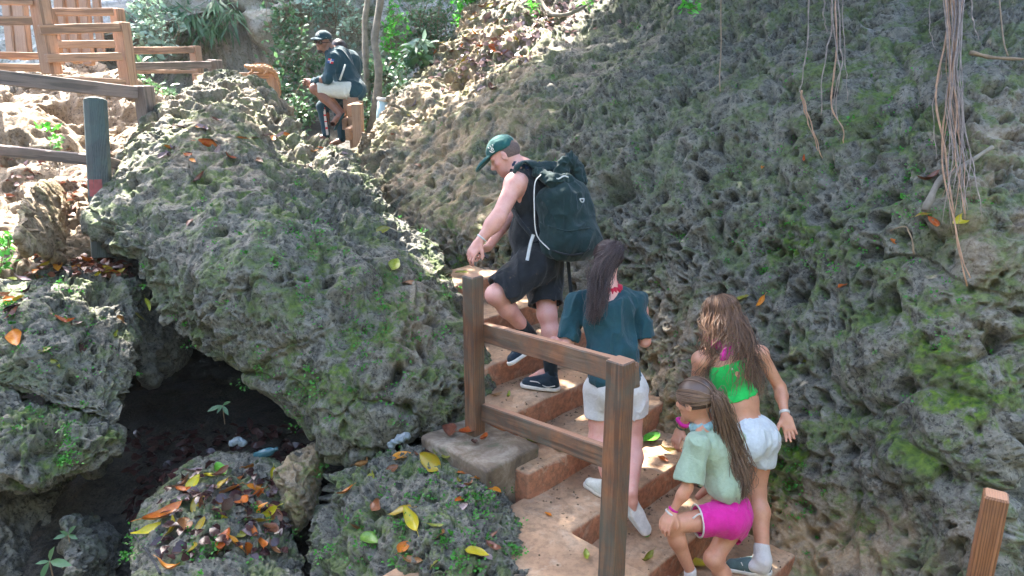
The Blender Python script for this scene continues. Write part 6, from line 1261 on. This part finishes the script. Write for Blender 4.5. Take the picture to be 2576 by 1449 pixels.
sprigs('wall', 'tiny bright green plants dotted over the rock wall', [(2150, 380, 250, 140, 46), (2300, 460, 70, 60, 20), (1900, 560, 160, 100, 20), (2050, 640, 140, 60, 22), (1980, 1160, 50, 60, 22), (1990, 1330, 60, 60, 10), (1750, 1000, 60, 90, 10), (1500, 300, 200, 150, 16), (1330, 210, 120, 100, 8), (2300, 800, 150, 120, 14)], 12, .013)
sprigs('r3', 'tiny bright green plants among leaves on the bottom centre rock', [(1050, 1250, 110, 70, 30), (1180, 1260, 50, 18, 22), (1100, 1390, 110, 50, 34), (900, 1350, 50, 60, 14), (1250, 1390, 40, 40, 14)], 13)
sprigs('r4', 'tiny green plants at the foot of the litter covered rock', [(340, 1370, 18, 16, 8), (560, 1400, 110, 30, 18), (650, 1330, 50, 40, 8)], 14)
sprigs('r8', 'bright green plants hanging in a tuft from the mossy ledge', [(168, 1100, 14, 40, 20), (180, 1140, 25, 25, 12), (60, 1060, 60, 30, 10)], 15)
sprigs('r7', 'tiny green plants on the face of the jagged left rock', [(120, 830, 110, 80, 34), (20, 800, 15, 30, 10), (180, 720, 60, 20, 8)], 16)
# ---- hanging roots
M['root'] = flat_mat('aerial_root', (.24, .18, .14), .7, .45, 14, .4); M['root_orange'] = flat_mat('orange_root', (.36, .20, .11), .6, .35, 14, .3)
WV, WN, WX, WY, WNN = ROCKS['wall']; WD = (WV-CAM)@fwd
def wall_depth(x, y):
    m = (WX-x)**2+(WY-y)**2 < 28**2
    return float(WD[m].min()) if m.any() else float(WD[np.argmin((WX-x)**2+(WY-y)**2)])
_wd = {}
def root_pts(pts, off, n=20, wob=3., seed=0):
    P = spline([(x, y, 0) for x, y in pts], n); g = np.random.default_rng(seed); out = []
    for i, (x, y, _) in enumerate(P):
        k = (round(x/20), round(y/20)); 
        if k not in _wd: _wd[k] = wall_depth(k[0]*20, k[1]*20)
        out.append([x+wob*math.sin(i*.9+seed*1.7)*.6+g.normal()*wob*.15, y, _wd[k]])
    out = np.array(out); d = out[:, 2]; d = np.minimum(d, np.convolve(np.pad(d, 2, 'edge'), np.ones(5)/5, 'valid'))-off
    d = np.convolve(np.pad(d, 2, 'edge'), np.ones(5)/5, 'valid'); return U(out[:, 0], out[:, 1], d)
def roots(label, lst, loc):
    o = thing('hanging_roots', loc, label, 'hanging roots', 'aerial roots hanging down the rock wall')
    for i, (pts, r, col, off) in enumerate(lst):
        P = root_pts(pts, off, 26, 2.6, i); V, F = tube_geo(P, np.linspace(r, r*.4, 26)*(1+.25*np.sin(np.arange(26)*1.9+i)), 6); obj('root', V, F, M[col], o)
L1 = []
for i in range(24):
    x0 = g.uniform(2362, 2432); x1 = 2395+(x0-2395)*.30+g.normal()*5; x2 = 2412+g.normal()*24; ye = g.uniform(360, 600); L1.append(([(x0, -60), (x0*.6+x1*.4, 60), (x1, 170), (x1+g.normal()*8, 260), (x2, 400), (x2+g.normal()*18, ye)], g.uniform(.0025, .006), 'root' if i % 4 else 'root_orange', g.uniform(.05, .16)))
L1 += [([(2378, -60), (2384, 60), (2366, 160), (2355, 270), (2378, 380), (2390, 480), (2408, 600), (2432, 720)], .008, 'root_orange', .09), ([(2398, -60), (2400, 90), (2385, 230), (2370, 330), (2375, 440), (2400, 560), (2425, 660), (2440, 700)], .007, 'root_orange', .1), ([(2440, -60), (2446, 40), (2462, 100)], .006, 'root', .06), ([(2402, 130), (2418, 270), (2445, 400), (2460, 480), (2472, 545)], .005, 'root', .08), ([(2345, -60), (2338, 60), (2352, 125)], .004, 'root', .05), ([(2370, 180), (2348, 260), (2355, 400)], .004, 'root', .08)]
roots('thick tangled bunch of long brown roots hanging at the far right of the wall', L1, U(2400, 0, 4.8))
roots('loose bunch of thin brown roots hanging left of the thick tangled bunch', [([(2090, -60), (2093, 60), (2082, 120), (2068, 200), (2066, 290)], .007, 'root', .06), ([(2100, -60), (2104, 80), (2100, 180), (2090, 260), (2118, 320), (2124, 360)], .008, 'root_orange', .08), ([(2108, -60), (2112, 90), (2118, 160), (2100, 230), (2092, 300)], .006, 'root', .07), ([(2080, -60), (2072, 30), (2080, 80)], .007, 'root', .05), ([(2118, -60), (2124, 120), (2130, 200), (2132, 255)], .004, 'root', .06), ([(2095, -60), (2096, 70), (2108, 140), (2112, 200), (2102, 280), (2122, 325)], .005, 'root', .1)], U(2100, 0, 5.7))
roots('single dark root forking into two orange tips, leftmost of the hanging roots', [([(2034, -60), (2034, 60), (2022, 180), (2013, 225), (2016, 240)], .006, 'root', .06), ([(2015, 228), (2022, 270), (2034, 310), (2060, 380)], .006, 'root_orange', .06), ([(2016, 232), (2030, 280), (2050, 340), (2068, 398)], .006, 'root_orange', .07)], U(2034, 0, 5.8))
def stick(label, pts, r, key='wall', off=.05, mat='vine', name='dead_branch'):
    P = root_pts(pts, off, 16, 2, 3); V, F = tube_geo(P, np.linspace(r, r*.55, 16)*(1+.15*np.sin(np.arange(16)*1.3)), 8); tag(obj(name, V, F, M[mat], None), label, 'branch')
stick('grey brown dead branch slanting behind the hanging roots', [(2328, 530), (2360, 460), (2420, 420), (2498, 370)], .022, mat='bark'); stick('pale bare branch lying on the top of the lit slope, left arm', [(1350, -10), (1372, 22), (1398, 38), (1440, 32), (1498, 0)], .03, mat='bark'); stick('thin brown stick on the upper right of the wall', [(2440, 132), (2500, 145), (2600, 150)], .014)
stick('thin twig curving below the stick at the upper right', [(2300, 640), (2290, 590), (2275, 570), (2240, 580)], .005)
for lb, pts in (('thin vine hanging straight down the wall above the backpack', [(2295-480, -40), (2298-485, 120), (2290-480, 230)]), ('short vine hanging at the upper right corner of the wall', [(2514, -40), (2520, 70), (2534, 140)])):
    P = root_pts(pts, .07, 14, 2, 5); V, F = tube_geo(P, .005, 6); tag(obj('vine', V, F, M['vine'], None), lb, 'vine')
# ---- background vegetation
def shrub(label, blobs, mat, n, L, W, seed, stems=True, droop=-.2, name='shrub', cat='shrub'):
    """blobs: (x, y, depth, radius m); leaves on short twigs spread through each blob"""
    g = np.random.default_rng(seed); P = []; D = []; st = MB(); tot = sum(b[3]**2 for b in blobs); base = U(blobs[0][0], blobs[0][1]+blobs[0][3]*FPX/blobs[0][2], blobs[0][2]+.2)
    for (x, y, d, r) in blobs:
        c = U(x, y, d); m = max(6, int(n*r*r/tot)); nt = max(2, m//14)
        for _ in range(nt):
            tip = c+unit(g.normal(size=3))*r*g.uniform(.3, 1.)*np.array([1, .6, 1]); root_ = c+np.array([0, .35*r, -r*.4])+g.normal(size=3)*.2*r; mid = (tip+root_)/2+g.normal(size=3)*.15*r; Q = spline([root_, mid, tip], 16)
            if stems: st.tube(Q[::3], np.linspace(.006, .003, len(Q[::3])), 4, False)
            for q in Q[4:]:
                if g.random() < .95: P.append(q+g.normal(size=3)*.03); D.append(unit(g.normal(size=3)*[1, 1, .6]+unit(q-root_)*.8+[0, -.25, droop]))
    P = np.array(P); D = np.array(D); N_ = np.array([0, -.45, 1.])+.55*g.normal(size=P.shape); k = len(P); s = g.uniform(.6, 1.25, k)
    V, F = leaves_geo(P, D, N_, L*s, W*s, .15); o = thing(name, base, label, cat, 'plants growing on the background cliff'); obj('foliage', V, F, M[mat], o)
    if stems: st.build('stem', M['vine'], o, True)
shrub('pale leafy creeper with broad whitish leaves right of the tall railing', [(360, 30, 10.6, .45), (395, 80, 10.6, .5), (375, 125, 10.5, .35), (330, 60, 10.8, .35)], 'leafy_pale', 900, .11, .065, 1)
shrub('tuft of long drooping ferns at the top left of the cliff', [(480, 15, 11.2, .45), (530, 20, 11.2, .5), (575, 30, 11.2, .35)], 'leafy', 360, .30, .035, 2, True, -1.6, 'fern', 'fern')
shrub('green bush showing between the two railings at the left', [(360, 215, 9.8, .3), (400, 240, 9.8, .35), (440, 245, 10, .3), (350, 170, 10, .25)], 'leafy', 520, .12, .04, 3)
shrub('leafy green climber on the cliff left of the seated man', [(720, 60, 10.8, .55), (750, 130, 10.6, .6), (700, 150, 10.6, .4), (740, 210, 10.4, .5), (700, 30, 10.9, .4)], 'leafy', 1500, .095, .05, 4)
shrub('leafy climber hanging above the cap of the seated man', [(830, 20, 11.2, .45), (880, 50, 11, .4), (780, 10, 11.2, .4)], 'leafy_pale', 600, .09, .05, 5)
shrub('bright green sprigs on the cliff face right of the trees', [(985, 30, 10.8, .35), (1000, 90, 10.8, .4), (975, 130, 10.8, .3)], 'leafy_lit', 300, .09, .05, 6)
shrub('dark green hanging foliage in the shaded corner beside the wall', [(1060, 40, 11.5, .7), (1110, 90, 11.5, .6), (1050, 130, 11.3, .6), (1150, 40, 11.4, .5)], 'leafy', 1700, .085, .045, 7)
shrub('bright yellow green spray of leaves at the top edge beside the lit slope', [(1175, 10, 9.8, .22), (1160, 45, 9.8, .16), (1190, -20, 9.8, .3)], 'leafy_lit', 420, .07, .045, 8)
shrub('rosette plant with large pale leaves in the shaded corner', [(1048, 92, 10.6, .16)], 'leafy_pale', 40, .26, .09, 9)
shrub('second rosette plant with dark green leaves below the pale one', [(1050, 125, 10.6, .18)], 'leafy', 50, .26, .08, 10)
shrub('mixed undergrowth between the two thin trees and the pipe', [(925, 200, 10.3, .32), (965, 190, 10.2, .35), (985, 240, 10.0, .3), (930, 280, 9.8, .3), (905, 240, 10.2, .25)], 'leafy', 900, .085, .045, 11)
shrub('lit undergrowth at the foot of the shaded corner', [(1000, 190, 10.2, .4), (1020, 230, 9.8, .3), (960, 150, 10.8, .35)], 'leafy_pale', 520, .08, .045, 12)
shrub('green creeper behind the knees of the seated man', [(730, 260, 10.0, .35), (770, 290, 9.9, .3), (790, 250, 10.3, .3), (710, 230, 10.2, .25)], 'leafy', 620, .08, .045, 13)
shrub('small weeds on the rocky bank at the left', [(130, 340, 7.5, .12), (115, 325, 7.5, .08)], 'leafy_lit', 60, .06, .045, 14)
shrub('yellow green weed at the left edge above the leaf heap', [(8, 620, 5.5, .12), (5, 650, 5.4, .1)], 'leafy_lit', 130, .05, .03, 15)
shrub('yellow green seedling at the top of the lit slope', [(1490, 0, 8.2, .10), (1340, 12, 8.6, .07)], 'leafy_lit', 60, .09, .035, 16)
shrub('small yellow green seedling on the upper wall near the picture top', [(1742, 15, 6.3, .06)], 'leafy_lit', 50, .07, .03, 17)
# young plant in the dark corner
def seedling(label, x, y, d, leaves, seed):
    c = U(x, y, d); o = thing('young_plant', c-[0, 0, .15], label, 'plant'); m = MB(); m.tube(spline([c-[0, 0, .15], c], 6), .004, 5); m.build('stem', M['vine'], o, True)
    P = np.array([c]*len(leaves)); D = np.array([unit(U(a, b, d-.03)-c) for a, b in leaves]); L = np.array([np.linalg.norm(U(a, b, d-.03)-c) for a, b in leaves])
    V, F = leaves_geo(P, D, np.array([[0, -.6, .8]]*len(leaves)), L, L*.34, .15); obj('foliage', V, F, M['leafy'], o)
seedling('young plant with four pointed leaves at the bottom left corner', 125, 1412, 4.0, [(135, 1375), (88, 1418), (180, 1422), (100, 1462)], 1)
seedling('small sprout with three leaves just above the young corner plant', 172, 1345, 4.4, [(190, 1322), (132, 1356), (195, 1356), (150, 1335)], 2)
seedling('dim drooping sprout inside the black hollow', 560, 1020, 5.4, [(545, 1040), (580, 1010), (520, 1035), (575, 1045)], 3)
# thin trees
def thin_tree(label, pts, r0, d, seed):
    P = [U(x, y, dd) for x, y, dd in pts]; o = thing('thin_tree', P[0], label, 'tree', 'thin trees between the seated man and the wall'); Q = spline(P, 40); V, F = tube_geo(Q, np.linspace(r0, r0*.7, 40)*(1+.08*np.sin(np.arange(40)*.8)), 10); V = V+.006*vec_noise(V*6, seed); tr = obj('trunk', V, F, M['bark'], o)
    g = np.random.default_rng(seed); top = P[-1]; n = 700; C_ = top+g.normal(size=(n, 3))*[.8, .6, .45]+[0, .2, .5]; V, F = leaves_geo(C_, g.normal(size=(n, 3)), np.array([0, 0, 1.])+.5*g.normal(size=(n, 3)), g.uniform(.08, .14, n), .05, .15); obj('crown', V, F, M['leafy'], o)
thin_tree('pale thin tree directly behind the back of the seated man', [(924, 330, 10.3), (925, 255, 10.3), (921, 150, 10.2), (918, 60, 10.2), (928, -40, 10.2), (930, -160, 10.2)], .05, 10.2, 1)
thin_tree('brown crooked thin tree just left of the pipe', [(930, 345, 9.4), (938, 310, 9.4), (949, 245, 9.5), (953, 190, 9.5), (950, 150, 9.5), (943, 105, 9.5), (948, 55, 9.5), (958, -20, 9.5), (960, -160, 9.5)], .058, 9.5, 2)
# pipe
pb, pt_ = U(958, 352, 8.75), U(966, 247, 8.6); V, F = tube_geo([pb, pb*.5+pt_*.5, pt_], [.072, .073, .074], 20); V2, F2 = tube_geo([pt_-unit(pt_-pb)*.03, pt_+unit(pt_-pb)*.0], [.082, .082], 20)
M['pipe'] = flat_mat('pale_plastic', (.45, .60, .62), .4, .12, 5); pp = thing('pipe', pb, 'pale blue grey plastic pipe standing at the left edge of the rock wall', 'pipe'); obj('tube', V, F, M['pipe'], pp); obj('rim', V2, F2, M['rub_w'], pp)
# iguana on the rail
def iguana():
    d = 9.25; o_ = U(655, 185, d); q = lambda x, y, e=0: U(x, y, d+e); S = SDF.around([q(612, 170), q(700, 200), q(712, 260)], .1, .006)
    S.chain([q(628, 171), q(640, 170), q(655, 172), q(668, 173), q(680, 176), q(688, 181)], [.026, .034, .045, .045, .036, .026], .02); S.chain([q(628, 170), q(619, 166)], [.028, .020], .015); S.ell(q(624, 166.5), [.032, .022, .020], None, .01)
    S.chain([q(688, 181), q(698, 196, .05), q(704, 215, .08), q(706, 240, .09)], [.026, .018, .012, .006], .01)
    for x, e in ((636, -.05), (638, .05), (674, -.05), (677, .05)): S.chain([q(x, 176, e*.5), q(x-5, 183, e), q(x-10, 186, e)], [.016, .013, .010], .01); S.chain([q(x-10, 187, e), q(x-15, 187, e*1.3)], [.007, .005], .004)
    i_ = S.mesh('iguana', M['lizard'], None, folds(.004, .02, 3, (1, 1, 1))); tag(i_, 'orange brown iguana lying on the end of the pale railing', 'iguana')
    m = MB(); 
    for t in np.linspace(0, 1, 14):
        p = q(634+50*t, 171-5*math.sin(t*3)+5*t, 0)+np.array([0, 0, .035]); m.add([p+[-.012, -.003, 0], p+[.012, -.003, 0], p+[.012, .003, 0], p+[-.012, .003, 0], p+[.006, 0, .026]], [[0, 1, 4], [1, 2, 4], [2, 3, 4], [3, 0, 4]])
    o = m.build('crest', M['lizard'], i_, False)
M['lizard'] = flat_mat('iguana_skin', (.40, .20, .09), .7, .5, 60, .6); iguana()
# litter left by people
def crumple(label, pts, d, r, mat, seed):
    P = [U(x, y, d) for x, y in pts]; S = SDF.around(P, .1, .005); S.chain(P, [r]*len(P), .01); tag(S.mesh('plastic_bag', mat, None, folds(.006, .025, seed, (1, 1, 1))), label, 'litter')
M['plastic'] = flat_mat('white_plastic', (.16, .20, .22), .3, .2, 20)
crumple('crumpled white plastic scrap between the boulder foot and the concrete block', [(985, 1118), (1003, 1105), (1022, 1098)], 4.55, .022, M['plastic'], 3)
bt1, bt2 = U(640, 1150, 5.2), U(700, 1128, 5.2); dd = bt2-bt1; V, F = tube_geo([bt1, bt1+dd*.06, bt1+dd*.55, bt1+dd*.72, bt1+dd*.85, bt1+dd*.86, bt2], [.030, .034, .034, .030, .013, .015, .015], 14); bo = obj('bottle', V, F, flat_mat('pale_blue_plastic', (.04, .12, .14), .2, .2), None); tag(bo, 'dull blue plastic bottle lying in the litter of the hollow', 'bottle')
crumple('grey plastic scrap lying left of the bottle in the hollow', [(585, 1115), (600, 1108), (612, 1116)], 5.1, .02, M['plastic'], 5)
cb = [on_rock('r4', x, y)[0]+np.array([0, -.02, .02]) for x, y in ((332, 1335), (350, 1358), (372, 1385), (395, 1420), (408, 1447))]; V, F = tube_geo(spline(cb, 20), .007, 8); tag(obj('cable', V, F, M['black'], None), 'black cable lying across the left side of the litter covered rock', 'cable')

# ---- hazy air of the gorge
def haze():
    lo = np.array([-17., -8., -2.6]); hi = np.array([15., 24., 12.5]); V = [[(lo, hi)[i][0], (lo, hi)[j][1], (lo, hi)[k][2]] for i in (0, 1) for j in (0, 1) for k in (0, 1)]
    F = [[0, 1, 3, 2], [4, 6, 7, 5], [0, 4, 5, 1], [2, 3, 7, 6], [0, 2, 6, 4], [1, 5, 7, 3]]
    m = bpy.data.materials.new('haze'); m.use_nodes = True; t = m.node_tree; t.nodes.remove(t.nodes['Principled BSDF']); v = t.nodes.new('ShaderNodeVolumePrincipled')
    v.inputs['Color'].default_value = (.80, .95, 1, 1); v.inputs['Density'].default_value = .0012; v.inputs['Anisotropy'].default_value = .25; t.links.new(v.outputs[0], t.nodes['Material Output'].inputs['Volume'])
    o = obj('haze', np.array(V), F, m, None, False); o['kind'] = 'stuff'
haze()
